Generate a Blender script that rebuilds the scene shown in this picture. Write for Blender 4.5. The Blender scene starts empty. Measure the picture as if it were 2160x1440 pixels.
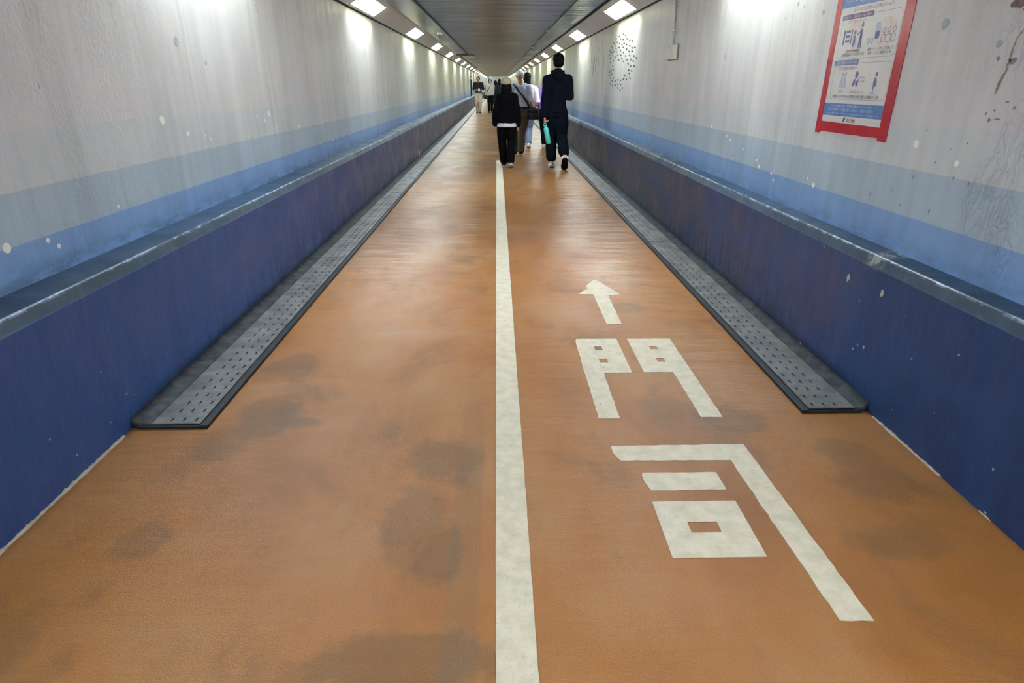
import bpy, bmesh, math, random
from mathutils import Vector, Matrix, noise

# ------------------------------------------------------------------ camera, world, exposure
sc = bpy.context.scene
C = sc.collection
F_PX, EYE = 1300.0, 1.40
d = Vector(((1050 - 1080) / F_PX, (720 - 178) / F_PX, -1.0)).normalized()   # tunnel axis seen from the camera
u = Vector((0, -d.z, d.y)).normalized()
r = d.cross(u)
rot = Matrix((r, d, u))                                                     # camera axes -> world axes
cam = bpy.data.objects.new('camera', bpy.data.cameras.new('camera'))
cam.data.sensor_width = 36.0
cam.data.lens = F_PX / 2160 * 36.0
cam.data.clip_start, cam.data.clip_end = 0.05, 400
cam.matrix_world = Matrix.Translation((0, 0, EYE)) @ rot.to_4x4()
C.objects.link(cam)
sc.camera = cam
w = bpy.data.worlds.new('world'); sc.world = w; w.use_nodes = True
w.node_tree.nodes['Background'].inputs[0].default_value = (0.5, 0.52, 0.55, 1)
w.node_tree.nodes['Background'].inputs[1].default_value = 0.05
sc.view_settings.view_transform = 'Standard'
sc.view_settings.look = 'None'
sc.view_settings.gamma = 1
sc.view_settings.use_curve_mapping = False
sc.view_settings.exposure = 1.38
LAMP_POWER = 20.0
sc.cycles.use_denoising = True
sc.cycles.max_bounces = 12
sc.cycles.diffuse_bounces = 8
sc.cycles.sample_clamp_indirect = 8
random.seed(7)
PI = math.pi

# ------------------------------------------------------------------ helpers
def srgb(c):
    o = []
    for v in c[:3]:
        v = v / 255.0
        o.append(v / 12.92 if v <= 0.04045 else ((v + 0.055) / 1.055) ** 2.4)
    return (*o, 1.0)

class NT:
    """tiny node-graph helper around one material"""
    def __init__(s, name):
        s.m = bpy.data.materials.new(name); s.m.use_nodes = True
        s.t = s.m.node_tree; s.b = s.t.nodes['Principled BSDF']
    def n(s, typ, **kw):
        nd = s.t.nodes.new(typ)
        for k, v in kw.items(): setattr(nd, k, v)
        return nd
    def put(s, sock, v):
        if isinstance(v, bpy.types.NodeSocket): s.t.links.new(v, sock)
        elif v is not None: sock.default_value = v
    def math(s, op, a, b=None, c=None, clamp=False):
        nd = s.n('ShaderNodeMath', operation=op, use_clamp=clamp)
        s.put(nd.inputs[0], a); s.put(nd.inputs[1], b)
        if c is not None: s.put(nd.inputs[2], c)
        return nd.outputs[0]
    def pos(s):
        if not hasattr(s, '_p'):
            s._p = s.n('ShaderNodeNewGeometry').outputs['Position']
            x = s.n('ShaderNodeSeparateXYZ'); s.put(x.inputs[0], s._p)
            s.X, s.Y, s.Z = x.outputs
        return s._p
    def scaled(s, sx, sy, sz):
        s.pos()
        nd = s.n('ShaderNodeVectorMath', operation='MULTIPLY')
        s.put(nd.inputs[0], s._p); nd.inputs[1].default_value = (sx, sy, sz)
        return nd.outputs[0]
    def noise(s, vec, scale=1, detail=3, rough=0.5, dist=0.0):
        nd = s.n('ShaderNodeTexNoise')
        if vec is not None: s.put(nd.inputs['Vector'], vec)
        nd.inputs['Scale'].default_value = scale; nd.inputs['Detail'].default_value = detail
        nd.inputs['Roughness'].default_value = rough; nd.inputs['Distortion'].default_value = dist
        return nd.outputs[0]
    def vor(s, vec, scale, feature='F1'):
        nd = s.n('ShaderNodeTexVoronoi', feature=feature)
        s.put(nd.inputs['Vector'], vec); nd.inputs['Scale'].default_value = scale
        return nd.outputs[0]
    def maprange(s, v, a, b, c=0.0, e=1.0, smooth=True):
        nd = s.n('ShaderNodeMapRange', interpolation_type='SMOOTHSTEP' if smooth else 'LINEAR')
        s.put(nd.inputs[0], v)
        for i, q in enumerate((a, b, c, e)): s.put(nd.inputs[i + 1], q)
        return nd.outputs[0]
    def ramp(s, v, stops, interp='LINEAR'):
        nd = s.n('ShaderNodeValToRGB'); s.put(nd.inputs[0], v)
        cr = nd.color_ramp; cr.interpolation = interp
        stops = sorted(stops)
        cr.elements[0].position = stops[0][0]; cr.elements[0].color = stops[0][1]
        cr.elements[1].position = stops[-1][0]; cr.elements[1].color = stops[-1][1]
        for p, c in stops[1:-1]:
            e = cr.elements.new(p); e.color = c
        return nd.outputs[0]
    def mix(s, f, a, b, mode='MIX'):
        nd = s.n('ShaderNodeMix', data_type='RGBA', blend_type=mode)
        s.put(nd.inputs[0], f); s.put(nd.inputs[6], a); s.put(nd.inputs[7], b)
        return nd.outputs[2]
    def grey(s, v):
        nd = s.n('ShaderNodeCombineColor')
        for i in range(3): s.put(nd.inputs[i], v)
        return nd.outputs[0]
    def bump(s, h, dist=0.01, strength=1.0, prev=None):
        nd = s.n('ShaderNodeBump'); s.put(nd.inputs['Height'], h)
        nd.inputs['Distance'].default_value = dist; s.put(nd.inputs['Strength'], strength)
        if prev is not None: s.put(nd.inputs['Normal'], prev)
        return nd.outputs[0]
    def done(s, col=None, rough=None, normal=None, metal=None, spec=None):
        if col is not None: s.put(s.b.inputs['Base Color'], col)
        if rough is not None: s.put(s.b.inputs['Roughness'], rough)
        if normal is not None: s.put(s.b.inputs['Normal'], normal)
        if metal is not None: s.put(s.b.inputs['Metallic'], metal)
        if spec is not None: s.put(s.b.inputs['Specular IOR Level'], spec)
        return s.m

def simple(name, rgb, rough=0.6, metal=0.0, var=0.10, scale=30, bump=0.0, local=True):
    g = NT(name)
    tc = g.n('ShaderNodeTexCoord').outputs['Object']
    nz = g.noise(tc, scale, 3)
    f = g.maprange(nz, 0.3, 0.7, 1 - var, 1 + var)
    col = g.mix(1.0, srgb(rgb), g.grey(f), 'MULTIPLY')
    nr = g.bump(nz, bump) if bump else None
    return g.done(col, rough, nr, metal)

class MB:
    """collects shapes, then links them as one mesh object"""
    def __init__(s): s.v, s.f = [], []
    def add(s, vs, fs):
        o = len(s.v); s.v += [tuple(p) for p in vs]; s.f += [tuple(i + o for i in q) for q in fs]
        return s
    def box(s, a, b):
        x0, y0, z0 = a; x1, y1, z1 = b
        return s.add([(x0,y0,z0),(x1,y0,z0),(x1,y1,z0),(x0,y1,z0),(x0,y0,z1),(x1,y0,z1),(x1,y1,z1),(x0,y1,z1)],
                     [(0,3,2,1),(4,5,6,7),(0,1,5,4),(1,2,6,5),(2,3,7,6),(3,0,4,7)])
    def prism(s, poly, fn, depth):
        """poly of (a,b) counter-clockwise, fn(a,b,h) -> point, side walls from h=0 to h=depth"""
        n = len(poly)
        vs = [fn(a, b, 0) for a, b in poly] + [fn(a, b, depth) for a, b in poly]
        return s.add(vs, [tuple(range(n))[::-1], tuple(range(n, 2 * n))] +
                     [(i, (i + 1) % n, (i + 1) % n + n, i + n) for i in range(n)])
    def rings(s, rs, close=True):
        """rs: list of equal-length vertex loops, lofted, ends capped"""
        k = len(rs[0]); vs = [p for q in rs for p in q]; fs = []
        for i in range(len(rs) - 1):
            for j in range(k):
                a, b = i * k + j, i * k + (j + 1) % k
                fs.append((a, b, b + k, a + k))
        if close:
            fs.append(tuple(range(k))[::-1]); fs.append(tuple(range((len(rs) - 1) * k, len(rs) * k)))
        return s.add(vs, fs)
    def limb(s, pts, rad, flat=None, seg=12, up=None):
        """tube along pts with radius per point; flat = (sx, sy) scale of the section"""
        P = [Vector(p) for p in pts]; out = []
        for i, p in enumerate(P):
            t = (P[min(i + 1, len(P) - 1)] - P[max(i - 1, 0)]).normalized()
            ref = Vector(up) if up else (Vector((1, 0, 0)) if abs(t.x) < 0.9 else Vector((0, 1, 0)))
            a = (ref - t * ref.dot(t)).normalized(); b = t.cross(a)
            sx, sy = flat[i] if isinstance(flat, list) else (flat or (1, 1))
            out.append([p + a * math.cos(q) * rad[i] * sx + b * math.sin(q) * rad[i] * sy
                        for q in [2 * PI * j / seg for j in range(seg)]])
        # rounded ends
        t0 = (P[0] - P[1]).normalized(); t1 = (P[-1] - P[-2]).normalized()
        def cap(ring, c, t, rr):
            return [[c + (v - c) * math.cos(a) + t * rr * math.sin(a) for v in ring] for a in (0.5, 0.95, 1.3)]
        out = cap(out[0], P[0], t0, rad[0])[::-1] + out + cap(out[-1], P[-1], t1, rad[-1])
        return s.rings(out)
    def vloft(s, secs, seg=20):
        """vertical loft of (x, y, z, rx, ry)"""
        return s.rings([[(x + rx * math.cos(q), y + ry * math.sin(q), z) for q in [2 * PI * j / seg for j in range(seg)]]
                        for x, y, z, rx, ry in secs])
    def ell(s, c, r, seg=14, rg=9):
        rs = []
        for i in range(rg):
            a = -PI / 2 + PI * (i + 0.5) / rg
            rs.append([(c[0] + r[0] * math.cos(a) * math.cos(q), c[1] + r[1] * math.cos(a) * math.sin(q), c[2] + r[2] * math.sin(a))
                       for q in [2 * PI * j / seg for j in range(seg)]])
        return s.rings(rs)
    def mesh(s, name):
        me = bpy.data.meshes.new(name); me.from_pydata(s.v, [], s.f); me.update()
        return me
    def build(s, name, mat, parent=None, smooth=False, bevel=0, normals=True):
        me = s.mesh(name)
        if normals or bevel:
            bm = bmesh.new(); bm.from_mesh(me)
            if normals: bmesh.ops.recalc_face_normals(bm, faces=bm.faces)
            if bevel: bmesh.ops.bevel(bm, geom=list(bm.edges), offset=bevel, segments=2, profile=0.6, affect='EDGES', clamp_overlap=True)
            bm.to_mesh(me); bm.free()
        me.materials.append(mat)
        if smooth:
            for p in me.polygons: p.use_smooth = True
        return link(name, me, parent)

def link(name, me, parent=None):
    o = bpy.data.objects.new(name, me); C.objects.link(o)
    if parent is not None: o.parent = parent
    return o

def tag(o, label=None, cat=None, group=None, kind=None):
    if label: o['label'] = label
    if cat: o['category'] = cat
    if group: o['group'] = group
    if kind: o['kind'] = kind
    return o

def empty(name, loc=(0, 0, 0), rz=0):
    o = bpy.data.objects.new(name, None); C.objects.link(o)
    o.location = loc; o.rotation_euler = (0, 0, rz); o.empty_display_size = 0.1
    return o

def remeshed(mb, name, mat, parent, voxel=0.008, smooth=2, fold=0.0, fscale=9.0, stretch=0.45, seed=0):
    """join the collected solids into one skin, relax it, add cloth folds"""
    me = mb.mesh(name)
    bm = bmesh.new(); bm.from_mesh(me); bmesh.ops.recalc_face_normals(bm, faces=bm.faces); bm.to_mesh(me); bm.free()
    t = bpy.data.objects.new('work', me); C.objects.link(t)
    md = t.modifiers.new('r', 'REMESH'); md.mode = 'VOXEL'; md.voxel_size = voxel; md.adaptivity = 0
    if smooth:
        ms = t.modifiers.new('s', 'SMOOTH'); ms.iterations = smooth; ms.factor = 0.5
    dg = bpy.context.evaluated_depsgraph_get()
    nm = bpy.data.meshes.new_from_object(t.evaluated_get(dg))
    bpy.data.objects.remove(t, do_unlink=True)
    nm.name = name
    if fold:
        nm.update(); off = Vector((seed * 3.1, seed * 1.7, 0))
        ns = [v.normal.copy() for v in nm.vertices]
        for v, n_ in zip(nm.vertices, ns):
            q = Vector((v.co.x, v.co.y, v.co.z * stretch)) * fscale + off
            a = noise.noise(q); b = noise.noise(q * 2.3 + Vector((5, 1, 2)))
            v.co += n_ * fold * (a * (1 - abs(b)) + 0.4 * b)
    nm.materials.clear(); nm.materials.append(mat)
    for p in nm.polygons: p.use_smooth = True
    return link(name, nm, parent)

# ------------------------------------------------------------------ materials of the passage
XL, XR = -1.80, 1.82          # upper walls
DL, DR = -1.625, 1.70         # faces of the low wall ledge
ZT, ZC = 2.265, 2.450         # top of the walls, ceiling
Y0, Y1, YE = -9.0, 98.0, 190.0
RISE = 0.08                   # the far half of the passage climbs

def zloc(g):
    g.pos()
    return g.math('SUBTRACT', g.Z, g.math('MULTIPLY', g.math('MAXIMUM', g.math('SUBTRACT', g.Y, Y1), 0.0), RISE))

def wall_material(side):
    g = NT('painted_wall_' + side)
    z = zloc(g)
    wob = g.noise(g.scaled(0, 9, 9), 1, 2)
    zz = g.math('ADD', z, g.math('MULTIPLY', g.math('SUBTRACT', wob, 0.5), 0.008))
    a, b = (0.842, 1.028) if side == 'left' else (0.852, 1.052)
    f = g.math('DIVIDE', zz, 3.0)
    col = g.ramp(f, [(0, srgb((136, 172, 224))), (a / 3, srgb((180, 199, 220))), (b / 3, srgb((212, 217, 226))),
                     (1.232 / 3, srgb((220, 218, 226)))], 'CONSTANT')
    # warm tint of the lamplight deeper in, put into the wall colour
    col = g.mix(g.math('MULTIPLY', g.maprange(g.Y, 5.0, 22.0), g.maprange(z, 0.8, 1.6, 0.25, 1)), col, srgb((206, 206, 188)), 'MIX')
    mott = g.noise(g.scaled(1, 1.6, 1.0), 1.1, 4, 0.6)
    col = g.mix(1.0, col, g.grey(g.maprange(mott, 0.3, 0.7, 0.94, 1.04)), 'MULTIPLY')
    streak = g.noise(g.scaled(1, 4.5, 0.35), 1.3, 4, 0.6)
    col = g.mix(1.0, col, g.grey(g.maprange(streak, 0.36, 0.62, 0.92, 1.03)), 'MULTIPLY')
    # thin grey runs
    runs = g.noise(g.scaled(1, 16, 0.5), 1.0, 3, 0.5)
    col = g.mix(g.math('MULTIPLY', g.maprange(runs, 0.64, 0.72), g.maprange(g.Y, 5, 12, 0.1, 0.5)), col, srgb((110, 106, 96)))
    # grime along the foot of the pale wall
    gr = g.noise(g.scaled(1, 5, 14), 1.0, 5, 0.7)
    edge = g.maprange(z, 0.69, 0.80, 1.0, 0.0)
    col = g.mix(g.math('MULTIPLY', g.math('MULTIPLY', edge, g.maprange(gr, 0.38, 0.62)), 0.55 if side == 'left' else 0.35), col, srgb((84, 98, 104)))
    # small pits
    pit = g.vor(g.scaled(1, 1, 0.45), 7.0)
    col = g.mix(g.math('MULTIPLY', g.maprange(pit, 0.03, 0.045, 1.0, 0.0), 0.6), col, srgb((105, 108, 112)))
    fine = g.noise(g.scaled(1, 1, 1), 90, 3, 0.6)
    nr = g.bump(fine, 0.0012)
    swell = g.noise(g.scaled(1, 1, 0.3), 2.2, 3)
    nr = g.bump(swell, 0.030, 0.8, nr)
    # blistered plaster close to the camera
    blis = g.noise(g.scaled(1, 1.0, 0.40), 30, 4, 0.55, 0.8)
    crest = g.maprange(g.math('ABSOLUTE', g.math('SUBTRACT', blis, 0.52)), 0.0, 0.07, 1.0, 0.0)
    patch = g.noise(g.scaled(1, 1.4, 0.8), 1.9, 2)
    if side == 'right':
        m = g.math('MULTIPLY', g.maprange(g.Y, 2.3, 3.6, 1.0, 0.0), g.maprange(patch, 0.42, 0.62, 0.05, 1.0))
        nr = g.bump(crest, 0.0030, m, nr)
    else:
        m = g.math('MULTIPLY', g.maprange(g.Y, 2.6, 3.8, 1.0, 0.0), g.maprange(patch, 0.35, 0.6, 0.2, 1.0))
        fb = g.noise(g.scaled(1, 1, 0.7), 45, 4, 0.6)
        nr = g.bump(g.maprange(fb, 0.4, 0.7), 0.0016, m, nr)
    return g.done(col, g.maprange(mott, 0.3, 0.7, 0.36, 0.5), nr, None, 0.35)

def ledge_material(side):
    g = NT('ledge_paint_' + side)
    z = zloc(g)
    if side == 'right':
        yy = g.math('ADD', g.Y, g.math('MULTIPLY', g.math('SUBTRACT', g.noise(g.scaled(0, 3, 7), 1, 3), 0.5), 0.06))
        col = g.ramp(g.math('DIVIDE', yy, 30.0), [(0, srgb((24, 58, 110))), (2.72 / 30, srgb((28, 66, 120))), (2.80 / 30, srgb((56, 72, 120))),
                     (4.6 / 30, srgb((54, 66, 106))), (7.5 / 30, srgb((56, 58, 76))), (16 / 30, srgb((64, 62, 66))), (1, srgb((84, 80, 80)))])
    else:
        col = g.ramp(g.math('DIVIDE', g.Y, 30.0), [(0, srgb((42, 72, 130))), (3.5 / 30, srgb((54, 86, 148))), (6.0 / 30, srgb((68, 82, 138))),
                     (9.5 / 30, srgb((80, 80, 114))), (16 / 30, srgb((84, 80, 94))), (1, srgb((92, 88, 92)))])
    cloud = g.noise(g.scaled(1, 1.6, 2.2), 1.6, 4, 0.6)
    col = g.mix(g.math('MULTIPLY', g.maprange(cloud, 0.42, 0.62), 0.35), col, srgb((46, 86, 142)))
    streak = g.noise(g.scaled(1, 7, 0.9), 1.6, 5, 0.65)
    col = g.mix(1.0, col, g.grey(g.maprange(streak, 0.32, 0.66, 0.94, 1.04)), 'MULTIPLY')
    # scuffs and damp streaks rising from the floor
    scuff = g.noise(g.scaled(1, 10, 3.2), 1.6, 6, 0.72)
    lo = g.maprange(z, 0.02, 0.50, 1.0, 0.0)
    far = g.maprange(g.Y, 2.2, 5.0, 0.15, 1.0)
    k = g.math('MULTIPLY', g.math('MULTIPLY', lo, g.maprange(scuff, 0.44, 0.56)), far)
    col = g.mix(g.math('MULTIPLY', k, 0.85 if side == 'right' else 0.55), col, srgb((20, 26, 38)))
    foot = g.maprange(z, 0.03, 0.11, 1.0, 0.0)
    col = g.mix(g.math('MULTIPLY', foot, g.maprange(g.Y, 2.3, 2.8, 0.0, 0.8)), col, srgb((18, 26, 40)))
    # pale scratches
    sc_ = g.noise(g.scaled(1, 26, 7), 1.0, 4, 0.7)
    col = g.mix(g.math('MULTIPLY', g.maprange(sc_, 0.70, 0.76), 0.35), col, srgb((110, 140, 190)))
    # worn lip and top
    top = g.maprange(z, 0.633, 0.637)
    tcol = g.mix(g.maprange(g.noise(g.scaled(2, 3, 3), 2, 4), 0.35, 0.65), srgb((34, 56, 82)), srgb((46, 70, 96)))
    tcol = g.mix(g.maprange(g.Y, 6, 20), tcol, srgb((88, 104, 126)))
    col = g.mix(top, col, tcol)
    wear = g.noise(g.scaled(9, 5, 9), 2.6, 5, 0.7)
    dx = g.math('ABSOLUTE', g.math('SUBTRACT', g.math('ABSOLUTE', g.X), abs(DL) + 0.021 if side == 'left' else DR + 0.021))
    lip = g.math('MULTIPLY', g.maprange(dx, 0.002, 0.008, 1.0, 0.0), g.maprange(z, 0.670, 0.676))
    col = g.mix(g.math('MULTIPLY', lip, g.maprange(wear, 0.46, 0.60, 0.05, 0.75)), col, srgb((170, 188, 214)))
    # flaked-off mortar where the two coats meet on the right
    if side == 'right':
        blot = g.maprange(g.math('ABSOLUTE', g.math('SUBTRACT', g.Y, 2.69)), 0.02, 0.085, 1.0, 0.0)
        blot = g.math('MULTIPLY', blot, g.maprange(z, 0.615, 0.66))
        col = g.mix(g.math('MULTIPLY', blot, g.maprange(g.noise(g.scaled(1, 1, 1), 30, 4), 0.42, 0.55)), col, srgb((150, 152, 150)))
    nr = g.bump(g.noise(g.scaled(1, 1, 1), 40, 4), 0.002)
    nr = g.bump(g.noise(g.scaled(1, 1, 0.7), 4, 3), 0.016, 1.0, nr)
    return g.done(col, g.maprange(cloud, 0.3, 0.7, 0.34, 0.52), nr)

STAINS = [(-1.11, 3.02, 0.13, 0.17, .5), (-1.07, 2.47, .13, .20, .5), (-0.89, 2.43, .07, .05, .5), (-1.17, 2.26, .10, .16, .4), (-0.22, 2.13, .14, .17, .5), (-0.30, 1.75, .12, .20, .4), (-0.20, 1.58, .08, .13, .5),
          (-0.26, 1.17, .30, .10, .5), (1.03, 2.42, .18, .13, .5), (1.46, 1.93, .16, .12, .5), (1.43, 2.13, .12, .12, .45), (-1.20, 1.67, .09, .09, .4), (1.31, 1.60, .18, .08, .45), (0.83, 3.93, .16, .10, .4), (0.54, 3.34, .16, .14, .4)]
def floor_material():
    g = NT('resin_floor')
    g.pos()
    n1 = g.noise(g.scaled(1, 0.55, 1), 1.3, 4, 0.6, 0.3)
    col = g.ramp(n1, [(0.30, srgb((152, 92, 36))), (0.48, srgb((170, 109, 52))), (0.60, srgb((174, 120, 70))), (0.75, srgb((154, 103, 56)))])
    # trodden-in grey stains
    st = g.noise(g.scaled(1.0, 0.75, 1), 1.75, 6, 0.62, 0.5)
    col = g.mix(g.maprange(st, 0.54, 0.68, 0.0, 0.5), col, srgb((110, 84, 56)))
    st2 = g.noise(g.scaled(1.1, 0.5, 1), 3.1, 5, 0.6)
    col = g.mix(g.maprange(st2, 0.56, 0.70, 0.0, 0.35), col, srgb((96, 74, 48)))
    # larger trodden stains, each with its own outline
    warp = g.math('MULTIPLY', g.math('SUBTRACT', g.noise(g.scaled(1, 1, 1), 6.0, 5, 0.65), 0.5), 1.9)
    tot = None
    for (sx, sy, ra, rb, st_) in STAINS:
        ex = g.math('DIVIDE', g.math('SUBTRACT', g.X, sx), ra); ey = g.math('DIVIDE', g.math('SUBTRACT', g.Y, sy), rb)
        dd = g.math('ADD', g.math('SQRT', g.math('ADD', g.math('MULTIPLY', ex, ex), g.math('MULTIPLY', ey, ey))), warp)
        mk = g.maprange(dd, 0.75, 1.25, st_, 0.0)
        tot = mk if tot is None else g.math('MAXIMUM', tot, mk)
    col = g.mix(tot, col, srgb((104, 78, 50)))
    # worn grey band beside the line
    bx = g.math('MULTIPLY', g.maprange(g.math('ABSOLUTE', g.math('ADD', g.X, 0.12)), 0.04, 0.062, 1.0, 0.0), g.maprange(n1, 0.35, 0.6, 0.3, 1.0))
    by = g.maprange(g.Y, 1.6, 3.2, 1.0, 0.0)
    col = g.mix(g.math('MULTIPLY', g.math('MULTIPLY', bx, by), 0.4), col, srgb((112, 96, 76)))
    # darker, unworn resin close to the walls
    ed = g.maprange(g.math('ABSOLUTE', g.X), 0.95, 1.65)
    col = g.mix(g.math('MULTIPLY', ed, 0.45), col, srgb((146, 96, 40)))
    col = g.mix(g.maprange(g.Y, 3, 16, 0, 0.8), col, srgb((126, 93, 46)))  # darker distance tone put into the colour to offset the floor's sheen
    col = g.mix(g.maprange(g.Y, Y1 - 1, Y1 + 1), col, srgb((150, 144, 134)))     # hazy look of the far end put into the floor colour
    gr = g.noise(g.scaled(1, 1, 1), 160, 3, 0.6)
    col = g.mix(1.0, col, g.grey(g.maprange(gr, 0.3, 0.7, 0.90, 1.09)), 'MULTIPLY')
    speck = g.vor(g.scaled(1, 1, 1), 3.3)
    col = g.mix(g.maprange(speck, 0.010, 0.016, 0.8, 0.0), col, srgb((70, 44, 24)))
    nr = g.bump(g.noise(g.scaled(1, 1, 1), 170, 3, 0.6), 0.0022, g.maprange(g.Y, 1.5, 6, 1.0, 0.2))
    nr = g.bump(g.noise(g.scaled(1.0, 3.2, 1), 1.7, 3, 0.5), 0.013, 1.0, nr)
    nr = g.bump(g.noise(g.scaled(0.6, 1.0, 1), 8.0, 2, 0.5), 0.0022, 1.0, nr)
    return g.done(col, g.maprange(st, 0.3, 0.65, 0.29, 0.43), nr, 0, 0.5)

def ceiling_material():
    g = NT('metal_ceiling')
    g.pos()
    n1 = g.noise(g.scaled(0.8, 2.2, 1), 1.2, 5, 0.6)
    col = g.ramp(n1, [(0.3, srgb((66, 78, 98))), (0.5, srgb((88, 102, 124))), (0.7, srgb((128, 144, 168)))])
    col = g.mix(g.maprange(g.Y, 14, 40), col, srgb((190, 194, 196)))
    seam = g.math('ABSOLUTE', g.math('SUBTRACT', g.math('FRACT', g.math('DIVIDE', g.Y, 1.2)), 0.5))
    col = g.mix(g.maprange(seam, 0.004, 0.010, 0.6, 0.0), col, srgb((50, 50, 52)))
    nr = g.bump(g.noise(g.scaled(0.5, 2.6, 1), 1.2, 3), 0.05)
    nr = g.bump(g.noise(g.scaled(6, 1.4, 1), 1.5, 3), 0.010, 1.0, nr)
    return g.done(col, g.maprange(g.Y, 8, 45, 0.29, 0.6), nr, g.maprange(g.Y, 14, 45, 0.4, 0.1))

M = {}
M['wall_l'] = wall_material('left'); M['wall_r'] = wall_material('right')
M['ledge_l'] = ledge_material('left'); M['ledge_r'] = ledge_material('right')
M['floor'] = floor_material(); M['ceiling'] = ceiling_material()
M['cove'] = simple('beige_cove_paint', (214, 214, 216), 0.45, 0, 0.04, 1.5)
M['dark'] = simple('dark_joint', (26, 26, 28), 0.7)
M['rubber'] = simple('black_gutter_edge', (34, 38, 40), 0.55, 0, 0.2, 40)
M['frame'] = simple('lamp_frame_grey', (196, 194, 190), 0.4)
M['reflector'] = simple('lamp_reflector_cream', (240, 226, 160), 0.35)
M['grey_paint'] = simple('grey_bubble_paint', (172, 182, 192), 0.5)
M['white_paint'] = simple('white_bubble_paint', (254, 254, 252), 0.45, 0, 0.03)
M['fish_paint'] = simple('dark_fish_paint', (74, 78, 76), 0.55)
M['crack'] = simple('bare_crack', (150, 141, 136), 0.9, 0, 0.2, 60)
M['peel'] = simple('bare_patch_brown', (136, 116, 116), 0.9, 0, 0.2, 60)
M['chip'] = simple('chipped_plaster', (196, 188, 172), 0.85, 0, 0.15, 80)
M['caulk'] = simple('caulk_white', (196, 180, 160), 0.8, 0, 0.15, 60, 0.003)
M['duct'] = simple('galvanised_duct', (120, 124, 132), 0.3, 0.6, 0.12, 2.0)
M['cable'] = simple('black_cable', (18, 18, 20), 0.5)
M['plastic'] = simple('white_plastic', (222, 220, 214), 0.4, 0, 0.03)
M['box_grey'] = simple('grey_plastic', (120, 120, 116), 0.5)
M['bright'] = simple('bright_steel', (210, 210, 205), 0.25, 0.7)

def marking_material():
    g = NT('road_marking_white')
    g.pos()
    n1 = g.noise(g.scaled(1, 1, 1), 16, 4, 0.6)
    n2 = g.noise(g.scaled(1, 1, 1), 120, 3, 0.6)
    col = g.ramp(n1, [(0.3, srgb((202, 190, 164))), (0.6, srgb((222, 209, 186)))])
    col = g.mix(g.maprange(n2, 0.58, 0.72, 0, 0.3), col, srgb((150, 142, 128)))
    sp = g.vor(g.scaled(1, 1, 1), 9)
    col = g.mix(g.maprange(sp, 0.03, 0.045, 0.8, 0.0), col, srgb((90, 80, 70)))
    return g.done(col, 0.6, g.bump(n2, 0.0008))
M['marking'] = marking_material()

def drain_material():
    g = NT('worn_steel_plate')
    g.pos()
    n1 = g.noise(g.scaled(1, 1, 1), 6, 5, 0.65)
    n2 = g.noise(g.scaled(5, 60, 1), 1, 3, 0.6)
    col = g.ramp(n1, [(0.3, srgb((98, 97, 96))), (0.5, srgb((132, 130, 128))), (0.72, srgb((164, 162, 158)))])
    col = g.mix(1.0, col, g.grey(g.maprange(n2, 0.3, 0.7, 0.88, 1.08)), 'MULTIPLY')
    return g.done(col, g.maprange(n1, 0.3, 0.7, 0.55, 0.36), g.bump(n1, 0.002), 0.45)
M['drain'] = drain_material()
def mortar_material():
    g = NT('gutter_mortar'); g.pos()
    n1 = g.noise(g.scaled(1, 1, 1), 14, 5, 0.7)
    col = g.ramp(n1, [(0.40, srgb((26, 32, 40))), (0.70, srgb((78, 82, 84)))])
    return g.done(col, 0.7, g.bump(n1, 0.006))
M['mortar'] = mortar_material()
g = NT('lamp_glow')
em = g.b
em.inputs['Base Color'].default_value = (1, 1, 1, 1)
em.inputs['Emission Color'].default_value = (0.78, 0.92, 1.06, 1)
em.inputs['Emission Strength'].default_value = LAMP_POWER
M['glow'] = g.m
g.m.cycles.emission_sampling = 'BACK'      # the side that faces the passage

# ------------------------------------------------------------------ the passage: swept shells
STN = [(Y0, 0)] + [(y, 0) for y in (-4, 0, 4, 8, 14, 22, 34, 50, 70, Y1)] + [(YE, (YE - Y1) * RISE)]
def sweep(mb, prof, y0=None, stn=STN, flip=False):
    k = len(prof)
    vs = [(x, y, z + dz) for y, dz in stn for x, z in prof]
    fs = []
    for i in range(len(stn) - 1):
        for j in range(k - 1):
            q = (i * k + j, i * k + j + 1, (i + 1) * k + j + 1, (i + 1) * k + j)
            fs.append(q[::-1] if flip else q)
    return mb.add(vs, fs)

def structure(o): o['kind'] = 'structure'; return o

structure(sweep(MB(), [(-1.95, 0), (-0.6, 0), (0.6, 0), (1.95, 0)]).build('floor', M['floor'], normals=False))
structure(sweep(MB(), [(1.6, ZC), (0.5, ZC), (-0.5, ZC), (-1.6, ZC)]).build('ceiling', M['ceiling'], normals=False))
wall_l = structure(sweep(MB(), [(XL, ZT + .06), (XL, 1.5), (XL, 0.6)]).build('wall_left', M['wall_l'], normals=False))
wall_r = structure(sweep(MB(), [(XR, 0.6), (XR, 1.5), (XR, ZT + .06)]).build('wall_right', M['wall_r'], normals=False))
PL = [(XL - .02, 0.692), (DL - 0.024, 0.684), (DL - 0.018, 0.680), (DL - 0.004, 0.640), (DL - 0.001, 0.632), (DL, 0.3), (DL, -0.05)]
PR = [(-x + (DL + DR) if False else (DR + (DL - x)), z) for x, z in PL][::-1]
PR[-1] = (XR + .02, 0.692)
sweep(MB(), PL).build('painted_ledge', M['ledge_l'], wall_l, normals=False)
sweep(MB(), PR).build('painted_ledge', M['ledge_r'], wall_r, normals=False)
structure(MB().add([(-1.9, Y0, 0), (1.9, Y0, 0), (1.9, Y0, 2.5), (-1.9, Y0, 2.5)], [(0, 3, 2, 1)]).build('wall_back', M['cove'], normals=False))
ze = (YE - Y1) * RISE
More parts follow.
